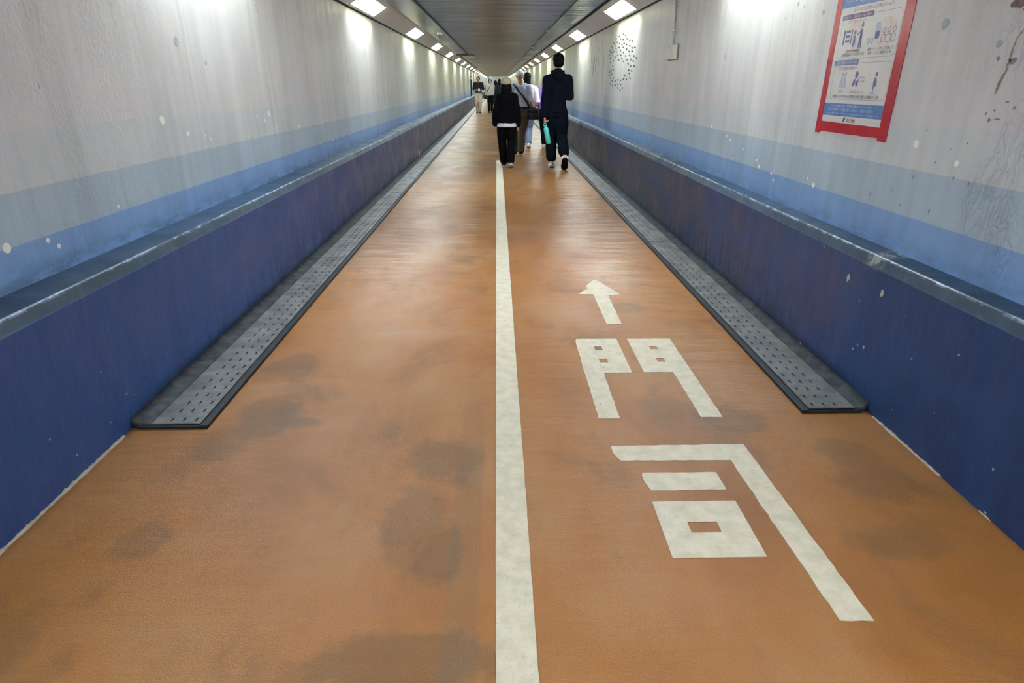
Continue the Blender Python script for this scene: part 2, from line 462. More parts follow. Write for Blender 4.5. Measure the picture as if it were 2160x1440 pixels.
structure(MB().add([(-1.9, YE, ze), (1.9, YE, ze), (1.9, YE, 2.5 + ze), (-1.9, YE, 2.5 + ze)], [(0, 1, 2, 3)]).build('wall_far', M['cove'], normals=False))

# sloping cove with an opening for every lamp, and the lamps
LAMP_L = [9.10 + 4.80 * k for k in range(-3, 37)]
LAMP_R = [9.55 + 4.82 * k for k in range(-3, 37)]
S_LEN = math.hypot(0.31, ZC - ZT)
def cove(side, lamps, name):
    s = -1 if side == 'left' else 1
    xw = abs(XL if s < 0 else XR) - 0.012
    sv = Vector((-0.31 * s, 0, ZC - ZT)).normalized()          # up the slope, wall -> ceiling
    org = Vector((xw * s, 0, ZT))
    nv = Vector((-(ZC - ZT) * s, 0, -0.31)).normalized()       # into the passage
    def P(t, y, h=0.0):
        q = org + sv * t + nv * h
        return (q.x, y, q.z)
    A, B, HL = 0.045, 0.262, 0.74
    mb = MB()
    lift = lambda y: max(0.0, y - Y1) * RISE
    def strip(t0, t1, ya, yb):
        dz0, dz1 = lift(ya), lift(yb)
        a, b, c, e = P(t0, ya), P(t0, yb), P(t1, yb), P(t1, ya)
        f = lambda p, dz: (p[0], p[1], p[2] + dz)
        q = (0, 1, 2, 3) if s > 0 else (3, 2, 1, 0)
        mb.add([f(a, dz0), f(b, dz1), f(c, dz1), f(e, dz0)], [q])
    T0, T1 = 0.012, S_LEN - 0.018
    for ya, yb in ((Y0, Y1), (Y1, YE)): strip(T0, A, ya, yb); strip(B, T1, ya, yb)
    y = Y0
    for c in lamps:
        strip(A, B, y, c - HL); y = c + HL
    strip(A, B, y, YE)
    o = structure(mb.build(name, M['cove'], normals=False))
    # panel joints beside every lamp, a hairline proud of the cove
    jb = MB()
    for c in lamps:
        for yy in (c + HL + 0.30,):
            jb.add([(p[0], p[1], p[2] + lift(yy)) for p in (P(T0, yy, .001), P(T0, yy + .008, .001), P(T1, yy + .008, .001), P(T1, yy, .001))], [(0, 1, 2, 3)])
    jb.build('panel_joint', M['box_grey'], o)
    # lamp prototype, local origin at the centre of its opening
    mid = (A + B) / 2
    def Q(t, yy, h): return Vector(P(t, yy, h)) - Vector(P(mid, 0, 0))
    def recess(mb2, h0, h1, a, b, l):
        v = [Q(a, -l, h0), Q(a, l, h0), Q(b, l, h0), Q(b, -l, h0), Q(a, -l, h1), Q(a, l, h1), Q(b, l, h1), Q(b, -l, h1)]
        return mb2.add(v, [(0, 1, 5, 4), (1, 2, 6, 5), (2, 3, 7, 6), (3, 0, 4, 7)])
    fr = MB()   # flat rim around the opening
    for (a0, a1, l0, l1) in ((A - .014, A + .002, -HL - .014, HL + .014), (B - .002, B + .014, -HL - .014, HL + .014)):
        fr.add([Q(a0, l0, .006), Q(a0, l1, .006), Q(a1, l1, .006), Q(a1, l0, .006), Q(a0, l0, -.004), Q(a0, l1, -.004), Q(a1, l1, -.004), Q(a1, l0, -.004)],
               [(0, 1, 2, 3), (0, 4, 5, 1), (2, 6, 7, 3), (1, 5, 6, 2), (3, 7, 4, 0)])
    for l0, l1 in ((-HL - .014, -HL + .002), (HL - .002, HL + .014)):
        fr.add([Q(A, l0, .006), Q(A, l1, .006), Q(B, l1, .006), Q(B, l0, .006), Q(A, l0, -.004), Q(A, l1, -.004), Q(B, l1, -.004), Q(B, l0, -.004)],
               [(0, 1, 2, 3), (0, 4, 5, 1), (2, 6, 7, 3), (1, 5, 6, 2), (3, 7, 4, 0)])
    m_fr = fr.build('rim', M['frame'])
    m_rf = recess(MB(), 0.0, -0.115, A, B, HL).build('reflector', M['reflector'], normals=False)
    gl = MB().add([Q(A, -HL, -.085), Q(A, HL, -.085), Q(B, HL, -.085), Q(B, -HL, -.085)], [(0, 1, 2, 3) if s > 0 else (3, 2, 1, 0)])
    bk = MB().add([Q(A, -HL, -.115), Q(A, HL, -.115), Q(B, HL, -.115), Q(B, -HL, -.115)], [(0, 1, 2, 3) if s > 0 else (3, 2, 1, 0)])
    m_gl = gl.build('diffuser', M['glow'], normals=False)
    m_bk = bk.build('housing', M['reflector'], normals=False)
    parts = [m_fr, m_rf, m_gl, m_bk]
    names = ['first', 'second', 'third', 'fourth', 'fifth', 'sixth']
    cnt = 0
    for i, c in enumerate(lamps):
        root = empty('cove_lamp', (P(mid, c)[0], c, P(mid, c)[2] + lift(c)))
        if c > Y1: root.rotation_euler.x = math.atan(RISE)
        for pt in parts:
            if i == 0: q = pt
            else: q = pt.copy(); C.objects.link(q)
            q.parent = root
        if c < 6:
            lab = 'recessed white strip lamp in the %s cove, above and behind the viewpoint' % side
        elif cnt < 6:
            lab = 'recessed white strip lamp in the %s cove, %s one counting from the near end' % (side, names[cnt]); cnt += 1
        else:
            lab = 'small bright strip lamp far down the %s cove, beyond the sixth' % side
        tag(root, lab, 'lamp', 'strip lamps in the %s cove' % side)
    # dark shadow gaps along both edges of the cove
    gb = MB()
    for t0, t1, h in ((-0.012, 0.014, -0.012), (S_LEN - 0.022, S_LEN + 0.012, -0.012)):
        a, b = P(t0, 0, h), P(t1, 0, h)
        sweep(gb, [(a[0], a[2]), (b[0], b[2])])
    structure(gb.build('trim_3' if s < 0 else 'trim_4', M['dark'], normals=False))
cove('left', LAMP_L, 'trim_1')
cove('right', LAMP_R, 'trim_2')
# dark lines along the cove edges, modelled as bars
def bar(name, pts, rad, mat, parent=None):
    return MB().limb(pts, [rad] * len(pts), seg=8).build(name, mat, parent, smooth=True)
for nm, x, z, rr in (('trim_5', XL + .006, ZT + .004, .013), ('trim_6', XR - .006, ZT + .004, .011), ('trim_7', -1.482, ZC - .006, .020), ('trim_8', 1.502, ZC - .006, .019)):
    structure(bar(nm, [(x, Y0, z), (x, 40, z), (x, Y1, z)], rr, M['dark']))

# ------------------------------------------------------------------ painted marks that belong to the walls
def blob_poly(cy, cz, ry, rz, n=14, jit=0.0, seed=0):
    rnd = random.Random(seed)
    return [(cy + ry * math.cos(2 * PI * i / n) * (1 + jit * rnd.uniform(-1, 1)), cz + rz * math.sin(2 * PI * i / n) * (1 + jit * rnd.uniform(-1, 1))) for i in range(n)]
def on_wall(x, s): return lambda a, b, h: (x + s * h, a, b)      # s = -1 for the right wall, +1 for the left

def spots(lst, x, s, mat, parent, name, th=0.0012, jit=0.03):
    mb = MB()
    for i, (y, z, rr) in enumerate(lst):
        mb.prism(blob_poly(y, z, rr, rr, 18, jit, i), on_wall(x, s), th)
    return mb.build(name, mat, parent)
LW = [(2.25, 0.848, 0.0191), (2.464, 0.826, 0.0104), (2.515, 0.79, 0.0107), (2.975, 0.868, 0.0103), (3.543, 1.222, 0.0234), (3.801, 1.136, 0.0127), (4.022, 1.11, 0.0081), (4.086, 1.085, 0.0082), (4.831, 1.228, 0.0064), (4.925, 1.181, 0.0065), (5.08, 1.144, 0.0135), (5.197, 1.19, 0.0206), (5.312, 1.07, 0.0071), (5.924, 1.056, 0.0177), (6.362, 1.0, 0.0064), (6.439, 0.982, 0.0064), (6.742, 0.939, 0.0068), (7.01, 0.882, 0.007), (7.077, 0.848, 0.0095), (7.282, 0.826, 0.0073), (7.333, 0.792, 0.0074), (7.821, 0.865, 0.0078), (7.913, 0.842, 0.0106), (6.553, 0.848, 0.0088), (8.859, 0.885, 0.0089)]
LG = [(3.875, 1.621, 0.0246), (4.209, 1.521, 0.0135), (6.135, 1.593, 0.0158), (5.234, 1.947, 0.0082), (5.777, 1.987, 0.009), (6.384, 1.516, 0.0083)]
RW = [(5.52, 1.072, 0.0187), (6.262, 1.195, 0.0084), (5.122, 1.02, 0.0087), (5.039, 1.001, 0.0086), (4.728, 0.956, 0.0081), (4.924, 0.87, 0.0085), (4.464, 0.906, 0.0077), (4.407, 0.871, 0.0123), (4.189, 0.851, 0.0088), (4.144, 0.814, 0.0087), (3.68, 0.89, 0.0077), (3.598, 0.864, 0.0139), (7.726, 0.807, 0.0158), (7.539, 0.952, 0.0102), (8.048, 0.906, 0.0082), (8.429, 0.876, 0.0086), (7.236, 0.87, 0.0098), (2.769, 1.16, 0.0172), (2.493, 1.11, 0.0122)]
RG = [(4.185, 1.85, 0.0132), (4.094, 1.825, 0.0078), (3.842, 1.771, 0.0134), (2.767, 1.627, 0.0213), (2.441, 1.536, 0.0143), (5.383, 1.603, 0.0175)]
tag(spots(LW, XL, 1, M['white_paint'], wall_l, 'painted_bubbles'), 'white painted bubbles')
tag(spots(RW, XR, -1, M['white_paint'], wall_r, 'painted_bubbles'), 'white painted bubbles')
tag(spots(LG, XL, 1, M['grey_paint'], wall_l, 'grey_patches', jit=0.12), 'small grey worn patches')
tag(spots(RG, XR, -1, M['grey_paint'], wall_r, 'grey_patches', jit=0.12), 'small grey worn patches')
FISH = [(9.88, 2.072), (9.695, 2.038), (10.194, 2.061), (10.458, 2.042), (10.077, 2.018), (9.878, 2.0), (9.572, 1.99), (9.368, 1.959), (9.174, 1.941), (10.352, 1.991), (10.656, 1.996), (10.13, 1.959), (9.938, 1.937), (9.773, 1.943), (9.586, 1.919), (9.358, 1.889), (10.539, 1.956), (10.765, 1.948), (10.161, 1.91), (10.422, 1.91), (9.825, 1.893), (9.173, 1.856), (8.989, 1.852), (10.72, 1.907), (9.563, 1.857), (10.038, 1.862), (9.358, 1.819), (9.156, 1.813), (10.611, 1.872), (10.382, 1.857), (10.939, 1.893), (10.806, 1.861), (9.771, 1.823), (10.985, 1.834), (10.673, 1.814), (10.226, 1.806), (9.984, 1.795), (9.596, 1.773), (10.457, 1.788), (10.901, 1.787), (9.868, 1.748), (9.312, 1.766), (9.026, 1.749), (10.125, 1.74), (9.492, 1.72), (9.223, 1.715), (8.852, 1.72), (9.745, 1.707), (9.034, 1.69), (10.843, 1.724), (10.606, 1.744), (9.389, 1.666), (9.192, 1.632), (8.965, 1.626), (10.618, 1.663), (10.749, 1.611), (10.556, 1.607), (9.315, 1.583), (9.112, 1.569), (10.882, 1.589), (10.662, 1.551), (9.26, 1.539), (10.876, 1.536), (9.571, 1.518), (10.758, 1.491), (10.493, 1.493), (9.438, 1.466), (9.19, 1.48), (10.594, 1.447), (10.333, 1.449), (10.099, 1.461), (9.87, 1.456), (9.658, 1.47), (10.752, 1.404), (10.544, 1.379), (10.299, 1.39), (10.077, 1.401), (9.868, 1.4), (10.058, 1.348), (9.704, 1.353), (9.851, 1.324)]
mb = MB()
for i, (y, z) in enumerate(FISH):
    L_, h_ = 0.056, 0.012
    c_, s_ = math.cos(0.10), math.sin(0.10)
    body = [(-L_, 0), (-L_ * .4, -h_), (L_ * .3, -h_ * .9), (L_ * .7, -h_ * .2), (L_ * 1.1, -h_ * .9), (L_ * 1.1, h_ * .9), (L_ * .7, h_ * .2), (L_ * .3, h_ * .9), (-L_ * .4, h_)]
    mb.prism([(y + a * c_ - b * s_, z + a * s_ + b * c_) for a, b in body], on_wall(XR, -1), 0.0010)
tag(mb.build('painted_fish_school', M['fish_paint'], wall_r), 'shoal of small dark painted fish')
# crack and peeled places near the camera, right wall
CR = [(2.330, 1.592, .006), (2.343, 1.575, .005), (2.361, 1.553, .005), (2.368, 1.523, .005), (2.369, 1.493, .008), (2.370, 1.467, .012), (2.371, 1.444, .007), (2.384, 1.41, .011), (2.390, 1.378, .010), (2.394, 1.365, .003)]
mb = MB()
rnd = random.Random(3)
left_, right_ = [], []
pts = []
for i in range(len(CR) - 1):
    for k in range(4):
        f = k / 4; a, b = CR[i], CR[i + 1]
        pts.append(tuple(a[j] * (1 - f) + b[j] * f for j in range(3)))
pts.append(CR[-1])
quad = [(p[0] + p[2] * rnd.uniform(.2, .9), p[1] + rnd.uniform(-.003, .003)) for p in pts]
quad2 = [(p[0] - p[2] * rnd.uniform(.2, .9), p[1] + rnd.uniform(-.003, .003)) for p in pts]
mb.prism(quad + quad2[::-1], on_wall(XR, -1), 0.0008)
for i, (y, z, a, b) in enumerate([(2.352, 1.478, .016, .010), (2.426, 1.488, .010, .007), (2.373, 1.312, .006, .004), (2.388, 1.278, .008, .007), (2.35, 1.283, .016, .003), (2.323, 1.342, .007, .004), (2.283, 1.323, .005, .006), (2.462, 1.19, .004, .004), (2.62, 1.10, .004, .006), (2.49, 1.055, .004, .007), (2.40, 1.045, .004, .008), (2.58, .905, .005, .009), (2.41, 1.30, .003, .006), (2.72, 1.22, .003, .005), (2.55, 1.16, .003, .004)]):
    mb.prism(blob_poly(y, z, a, b, 11, .35, i), on_wall(XR, -1), 0.0008)
tag(mb.build('crack', M['crack'], wall_r), 'grey-brown crack in the flaking paint')
mb = MB()
for i, (y, z, a, b) in enumerate([(2.416, 1.662, .020, .014), (2.385, 1.668, .022, .024), (2.36, 1.645, .012, .012)]):
    mb.prism(blob_poly(y, z, a, b, 13, .25, i + 30), on_wall(XR, -1), 0.0008)
mb.build('bare_patch', M['peel'], wall_r)
# long dark joint in the right wall next to the fish
mb = MB(); rnd = random.Random(8)
cr = [(11.78 - .25 * t + .05 * math.sin(9 * t) + rnd.uniform(-.02, .02), 2.25 - .95 * t, .004 + .030 * math.sin(PI * t) ** 2) for t in [i / 16 for i in range(17)]]
mb.prism([(p[0] + p[2], p[1]) for p in cr] + [(p[0] - p[2], p[1]) for p in cr][::-1], on_wall(XR, -1), 0.0008)
for i in range(26):
    y, z = rnd.uniform(12.0, 13.6), rnd.uniform(1.55, 2.2)
    mb.prism(blob_poly(y, z, rnd.uniform(.008, .03), rnd.uniform(.02, .10), 9, .3, i), on_wall(XR, -1), 0.0006)
mb.build('wall_joint', M['crack'], wall_r)
CH = [(2.854, 0.533, 0.0154, 0.0307), (2.574, 0.545, 0.0158, 0.0257), (2.662, 0.258, 0.0061, 0.0102), (2.692, 0.226, 0.0062, 0.0104), (2.726, 0.457, 0.0063, 0.0063), (3.175, 0.040, 0.0147, 0.022), (3.208, 0.022, 0.0099, 0.0148), (2.613, 0.267, 0.01, 0.0141), (2.286, 0.353, 0.0088, 0.0053), (2.052, 0.475, 0.0095, 0.0047), (2.386, 0.506, 0.0037, 0.0037), (2.546, 0.04, 0.0098, 0.0098), (2.592, 0.039, 0.012, 0.0159), (2.54, 0.019, 0.0059, 0.0078), (2.319, 0.097, 0.0054, 0.0036), (2.949, 0.02, 0.0045, 0.0045), (3.129, 0.618, 0.0048, 0.0048), (6.787, 0.02, 0.0157, 0.0157), (2.086, 0.213, 0.0032, 0.0032), (1.759, 0.173, 0.0068, 0.0081), (1.731, 0.012, 0.008, 0.0053)]
mb = MB()
for i, (y, z, a, b) in enumerate(CH):
    mb.prism(blob_poly(y, z, a * .7, b * .62, 10, .28, i), on_wall(DR, -1), 0.0010)
tag(mb.build('chipped_spots', M['chip'], wall_r), 'pale chips in the navy paint')
mb = MB()
for i, (y, z, a) in enumerate([(2.28, .10, .004), (2.05, .09, .005), (2.42, .16, .004), (2.47, .13, .003), (2.30, .32, .004), (1.95, .22, .004), (2.62, .26, .003)]):
    mb.prism(blob_poly(y, z, a, a * .7, 9, .3, i), on_wall(DL, 1), 0.0010)
mb.build('chipped_spots', M['chip'], wall_l)

# ragged caulk along the foot of the ledge in the foreground
def caulk(name, x, s, y0, y1, seed, wmax):
    rnd = random.Random(seed); n = int((y1 - y0) / 0.012); rs = []
    for i in range(n + 1):
        y = y0 + (y1 - y0) * i / n
        w_ = wmax * (0.45 + 0.55 * abs(noise.noise(Vector((y * 9, seed, 0)))) + 0.5 * max(0, noise.noise(Vector((y * 40, seed, 3)))))
        h_ = w_ * (0.75 + 0.5 * noise.noise(Vector((y * 60, seed, 9))))
        if i in (0, n): w_ = h_ = 0.0015
        rs.append([(x - s * .004, y, -.002), (x + s * w_, y, -.002), (x + s * w_ * .8, y, h_ * .45), (x + s * w_ * .25, y, h_), (x - s * .004, y, h_)])
    return structure(MB().rings(rs).build(name, M['caulk'], smooth=True))
caulk('trim_9', DL, 1, -1.5, 2.34, 1, 0.017)
caulk('trim_10', DR, -1, 1.96, 2.44, 2, 0.014)
caulk('trim_11', DR, -1, 1.70, 1.76, 5, 0.010)

# ------------------------------------------------------------------ gutter along both walls
COVER_L, PITCH = 0.6235, 0.625
def drain_mesh(s):
    """one cover, local x = 0 at its outer long edge, growing towards the wall for s=+1"""
    W_ = 0.213; mb = MB(); z0, z1 = -0.006, 0.0
    xs = [0.0]; cols = [0.030, 0.083, 0.136]
    for c in cols: xs += [c - .0045, c + .0045]
    xs += [W_]
    ys = [0.0]
    for k in range(7):
        c = 0.040 + 0.0895 * k; ys += [c - .017, c + .017]
    ys += [COVER_L]
    V = {}
    def vid(i, j, z):
        if (i, j, z) not in V:
            V[(i, j, z)] = len(mb.v); mb.v.append((s * xs[i], ys[j], z))
        return V[(i, j, z)]
    hole = lambda i, j: i % 2 == 1 and j % 2 == 1
    for i in range(len(xs) - 1):
        for j in range(len(ys) - 1):
            if hole(i, j):
                for a, b in (((i, j), (i + 1, j)), ((i + 1, j), (i + 1, j + 1)), ((i + 1, j + 1), (i, j + 1)), ((i, j + 1), (i, j))):
                    mb.f.append((vid(*a, z1), vid(*b, z1), vid(*b, z0), vid(*a, z0)))
            else:
                mb.f.append((vid(i, j, z1), vid(i + 1, j, z1), vid(i + 1, j + 1, z1), vid(i, j + 1, z1)))
                mb.f.append((vid(i, j, z0), vid(i, j + 1, z0), vid(i + 1, j + 1, z0), vid(i + 1, j, z0)))
    rnd = random.Random(11 + int(s))
    for k in range(7):
        for c in cols:
            if rnd.random() < 0.34: mb.ell((s * (c + .004), 0.040 + 0.0895 * k - .012, 0.0), (.004, .005, .003), 8, 5)  # small bumps added beside some slots to give glints
    n, m = len(xs) - 1, len(ys) - 1
    for i in range(n):
        mb.f.append((vid(i, 0, z0), vid(i + 1, 0, z0), vid(i + 1, 0, z1), vid(i, 0, z1)))
        mb.f.append((vid(i, m, z0), vid(i + 1, m, z0), vid(i + 1, m, z1), vid(i, m, z1)))
    for j in range(m):
        mb.f.append((vid(0, j, z0), vid(0, j + 1, z0), vid(0, j + 1, z1), vid(0, j, z1)))
        mb.f.append((vid(n, j, z0), vid(n, j + 1, z0), vid(n, j + 1, z1), vid(n, j, z1)))
    return mb
def glint_bump_mesh(s):  # bumps added at the slots for their glints
    rnd = random.Random(11 + int(s)); mb = MB()
    for k in range(7):
        for c in (0.030, 0.083, 0.136):
            if rnd.random() < 0.34:
                mb.ell((s * (c + .004), 0.040 + 0.0895 * k - .012, 0.0), (.0045, .006, .004), 8, 5)
    return mb
ORD = ['nearest', 'second', 'third', 'fourth', 'fifth', 'sixth']
def gutter(side, outer, y0, wall):
    s = -1 if side == 'left' else 1
    zt = 0.022
    # channel, outer edging and mortar fillet are fixed parts of the building
    mb = MB()
    sweep(mb, [(outer + s * .002, .016), (outer + s * .002, .001), (wall, .001)][::-s], stn=[(y0, 0), (30, 0), (Y1, 0)])
    ch = MB()
    for a, b in ((y0, Y1),):
        ch.box((min(outer - s * .034, outer - s * .002), a - .012, -.002), (max(outer - s * .034, outer - s * .002), b, .016))
    ch.box((min(outer - s * .034, wall - s * .03), y0 - .014, -.002), (max(outer - s * .034, wall - s * .03), y0 - .003, .014))
    structure(ch.build('trim_12' if s < 0 else 'trim_14', M['rubber'], bevel=0.002))
    structure(mb.build('gutter_channel', M['dark'], normals=False)).name = 'trim_16' if s < 0 else 'trim_17'
    rs = []; n = 500
    xi = outer + s * 0.214
    for i in range(n + 1):
        y = y0 + (Y1 - y0) * (i / n) ** 2.2
        wv = noise.noise(Vector((y * 7, s * 5, 0))) * .006
        rs.append([(xi, y, .002), (xi, y, zt - .004), (xi + s * .012 + wv, y, zt + .001), (wall - s * (.018) + wv, y, .030 + wv), (wall + s * .004, y, .052 + wv), (wall + s * .004, y, .002)])
    structure(MB().rings(rs).build('trim_13' if s < 0 else 'trim_15', M['mortar'], smooth=True))
    me = drain_mesh(s).build('drain_cover', M['drain'])
    y = y0
    for k in range(150):
        ln = 0
        if k == 0: o = me
        else:
            o = me.copy(); C.objects.link(o)
        o.location = (outer, y, zt)
        o.scale = (1, 0.88 if k == 0 else 1, 1)
        y += PITCH * (0.88 if k == 0 else 1)
        if k < 6: lab = 'slotted grey steel drain cover, %s one in the gutter along the %s wall' % (ORD[k] if k else 'the nearest', side)
        else: lab = 'slotted grey steel drain cover farther down the %s gutter, past the sixth' % side
        tag(o, lab, 'drain cover', 'drain covers along the %s wall' % side)
gutter('left', -1.325, 2.40, DL)
gutter('right', 1.425, 2.48, DR)

# ------------------------------------------------------------------ road markings
def floor_fn(z0=0.0): return lambda a, b, h: (a, b, z0 + h)
def ragged(poly, amp=0.0018, step=0.03, seed=0):
    """cut edges of a hand-laid marking: subdivide and jitter"""
    rnd = random.Random(seed); out = []
    for i in range(len(poly)):
        a, b = Vector(poly[i]), Vector(poly[(i + 1) % len(poly)])
        n = max(1, int((b - a).length / step)); nn = Vector((-(b - a).y, (b - a).x)).normalized()
        for k in range(n):
            p = a.lerp(b, k / n)
            if k: p += nn * rnd.uniform(-amp, amp)
            out.append((p.x, p.y))
    return out
TH = 0.0025
n_ = 420
ys = [-0.6 + (12.75 + .6) * (i / n_) for i in range(n_ + 1)]
cx = lambda y: -0.0015 * max(0, y - 1.1) * 1.25
e = random.Random(4)
poly = [(0.0925 + cx(y) + e.uniform(-.0009, .0009), y) for y in ys] + [(-0.0175 + cx(y) + e.uniform(-.0009, .0009), y) for y in ys[::-1]]
rsl = [[(poly[i][0], ys[i]), (poly[2 * n_ + 1 - i][0], ys[i])] for i in range(n_ + 1)]
mb = MB()
mb.rings([[(b[0], b[1], -.001), (a[0], a[1], -.001), (a[0], a[1], TH), (b[0], b[1], TH)] for a, b in rsl])
tag(mb.build('lane_line', M['marking']), 'long solid white line down the middle of the orange floor', 'floor marking')

arr = MB()
arr.prism(ragged([(0.676, 3.624), (0.772, 3.622), (0.780, 4.20), (0.871, 4.221), (0.752, 4.572), (0.722, 4.572), (0.650, 4.43), (0.655, 4.37), (0.570, 4.228), (0.676, 4.224)], seed=1), floor_fn(), TH)
tag(arr.build('painted_arrow', M['marking']), 'white arrow on the floor pointing away down the passage', 'floor marking')

root = empty('painted_character', (0, 0, 0))
tag(root, 'white kanji 門 laid on the floor just below the arrow', 'floor marking')
def plate_with_holes(outer, holes, seed):
    """rectangle outline (x0,y0,x1,y1) with rectangular holes, one watertight strip mesh"""
    x0, y0, x1, y1 = outer
    xs = sorted({x0, x1, *[h[0] for h in holes], *[h[2] for h in holes]})
    ys_ = sorted({y0, y1, *[h[1] for h in holes], *[h[3] for h in holes]})
    mb = MB()
    inside = lambda a, b: any(h[0] - 1e-6 <= a <= h[2] + 1e-6 and h[1] - 1e-6 <= b <= h[3] + 1e-6 for h in holes)
    cell = {}
    for i in range(len(xs) - 1):
        for j in range(len(ys_) - 1):
            if not inside((xs[i] + xs[i + 1]) / 2, (ys_[j] + ys_[j + 1]) / 2): cell[(i, j)] = 1
    for (i, j) in cell:
        a, b, c, e_ = xs[i], xs[i + 1], ys_[j], ys_[j + 1]
        mb.add([(a, c, TH), (b, c, TH), (b, e_, TH), (a, e_, TH)], [(0, 1, 2, 3)])
        for (di, dj, p, q) in ((-1, 0, (a, e_), (a, c)), (1, 0, (b, c), (b, e_)), (0, -1, (a, c), (b, c)), (0, 1, (b, e_), (a, e_))):
            if (i + di, j + dj) not in cell:
                mb.add([(*p, TH), (*q, TH), (*q, -.001), (*p, -.001)], [(0, 3, 2, 1)])
    return mb
plate_with_holes((0.543, 2.915, 0.694, 3.388), [(0.5435, 3.212, 0.587, 3.268), (0.5445, 3.044, 0.590, 3.092)], 1).build('stroke', M['marking'], root)
MB().prism(ragged([(0.445, 2.438), (0.543, 2.437), (0.543, 3.388), (0.455, 3.388), (0.444, 3.34)], .0022, seed=5), floor_fn(), TH + .0002).build('stroke', M['marking'], root)
plate_with_holes((0.757, 2.918, 0.912, 3.384), [(0.862, 3.219, 0.906, 3.268), (0.862, 3.046, 0.905, 3.098)], 2).build('stroke', M['marking'], root)
MB().prism(ragged([(0.914, 2.441), (1.012, 2.439), (1.012, 3.382), (0.909, 3.384)], .0016, seed=6), floor_fn(), TH + .0002).build('stroke', M['marking'], root)
root = empty('painted_character', (0, 0, 0))
tag(root, 'white kanji 司 on the floor, the character nearest the viewer', 'floor marking')
MB().prism(ragged([(0.462, 2.150), (0.482, 2.098), (0.927, 2.092), (0.955, 1.285), (1.051, 1.281), (1.021, 2.210), (0.460, 2.204)], .0022, seed=8), floor_fn(), TH).build('stroke', M['marking'], root)
MB().prism(ragged([(0.547, 1.955), (0.560, 1.898), (0.843, 1.900), (0.840, 2.010), (0.552, 2.011), (0.545, 1.990)], .002, seed=9), floor_fn(), TH).build('stroke', M['marking'], root)
plate_with_holes((0.5475, 1.543, 0.852, 1.831), [(0.643, 1.662, 0.746, 1.717)], 3).build('stroke', M['marking'], root)

# ------------------------------------------------------------------ wall and ceiling fittings
# poster
PY, PZ, PWD, PHT = 3.64, 1.205, 0.594, 0.841
poster = empty('wall_poster', (XR, PY, PZ))
tag(poster, 'white A1 notice with blue bands framed in red tape on the right wall', 'poster')
def pw(a, b, h): return (-h, -a, b)                      # local: a along the sheet from its left, b up
M['paper'] = simple('poster_paper', (226, 222, 226), 0.32, 0, 0.02, 6, 0.002)
M['red'] = simple('red_tape', (192, 24, 44), 0.28, 0, 0.08, 9, 0.006)
M['pblue'] = simple('poster_blue', (92, 134, 200), 0.32)
M['pblue2'] = simple('poster_slate_blue', (112, 132, 178), 0.32)
M['purple'] = simple('poster_purple', (112, 52, 118), 0.32)
M['pink'] = simple('poster_pale_pink', (228, 208, 212), 0.32)
M['ink'] = simple('poster_black_ink', (52, 48, 54), 0.4)
M['redink'] = simple('poster_red_ink', (170, 96, 110), 0.4)
M['whiteink'] = simple('poster_white_ink', (214, 222, 244), 0.4)
M['icon'] = simple('poster_icon_blue', (104, 118, 170), 0.4)
M['icon2'] = simple('poster_icon_pale', (190, 194, 220), 0.4)
M['greyink'] = simple('poster_grey_ink', (160, 156, 162), 0.4)
def pquad(name, pts, mat, h0, h1, parent=poster):
    mb = MB()
    for p in pts: mb.prism(p, lambda a, b, h: pw(a, b, h0 + h), h1 - h0)
    return mb.build(name, mat, parent)
def rect(a, b, c, e_): return [(a, b), (c, b), (c, e_), (a, e_)]
sheet = pquad('sheet', [rect(0, 0, PWD, PHT)], M['paper'], .0005, .0015)
pquad('tape', [ragged(rect(-.052, -.056, .004, PHT + .05), .001, .05, 1)], M['red'], .001, .0026)
pquad('tape', [ragged(rect(PWD - .020, -.056, PWD + .052, PHT + .05), .001, .05, 2)], M['red'], .001, .0028)
pquad('tape', [ragged([(-.045, -.046), (PWD + .045, -.044), (PWD + .045, .004), (-.045, .008)], .001, .05, 3)], M['red'], .001, .0022)
pquad('tape', [ragged(rect(-.045, PHT - .012, PWD + .045, PHT + .045), .001, .05, 4)], M['red'], .001, .0022)
H0 = .0016
pquad('blue_band', [rect(.004, .560, .520, .735)], M['pblue'], .0014, H0)
pquad('blue_band', [rect(.004, .040, PWD - .020, .102)], M['pblue'], .0014, H0)
pquad('purple_banner', [rect(.034, .503, .322, .526)], M['purple'], .0014, H0 + .0002)
pquad('blue_banner', [rect(.034, .287, .270, .312)], M['pblue2'], .0014, H0 + .0002)
def rrect(a, b, c, e_, r_, n=6):
    out = []
    for (cx_, cy_, a0) in ((c - r_, b + r_, -PI / 2), (c - r_, e_ - r_, 0), (a + r_, e_ - r_, PI / 2), (a + r_, b + r_, PI)):
        for k in range(n + 1):
            t = a0 + PI / 2 * k / n; out.append((cx_ + r_ * math.cos(t), cy_ + r_ * math.sin(t)))
    return out
def outline(mb, loop, wd, h0, h1):
    c = Vector((sum(p[0] for p in loop) / len(loop), sum(p[1] for p in loop) / len(loop)))
    n = len(loop)
    ins = []
    for i in range(n):
        a, b, c_ = Vector(loop[i - 1]), Vector(loop[i]), Vector(loop[(i + 1) % n])
        t = (c_ - a).normalized(); ins.append(b + Vector((-t.y, t.x)) * wd)
    mb.rings([[pw(*loop[i], h0), pw(*loop[i], h1), pw(*ins[i], h1), pw(*ins[i], h0)] for i in list(range(n)) + [0]], close=False)
mb = MB()
outline(mb, rrect(.040, .316, .566, .516, .035), .0022, .0014, H0)
outline(mb, rrect(.040, .122, .566, .296, .035), .0022, .0014, H0)
mb.build('printed_frame', M['greyink'], poster)
def disc(cx_, cy_, rx, ry=None, n=20): return [(cx_ + rx * math.cos(2 * PI * i / n), cy_ + (ry or rx) * math.sin(2 * PI * i / n)) for i in range(n)]
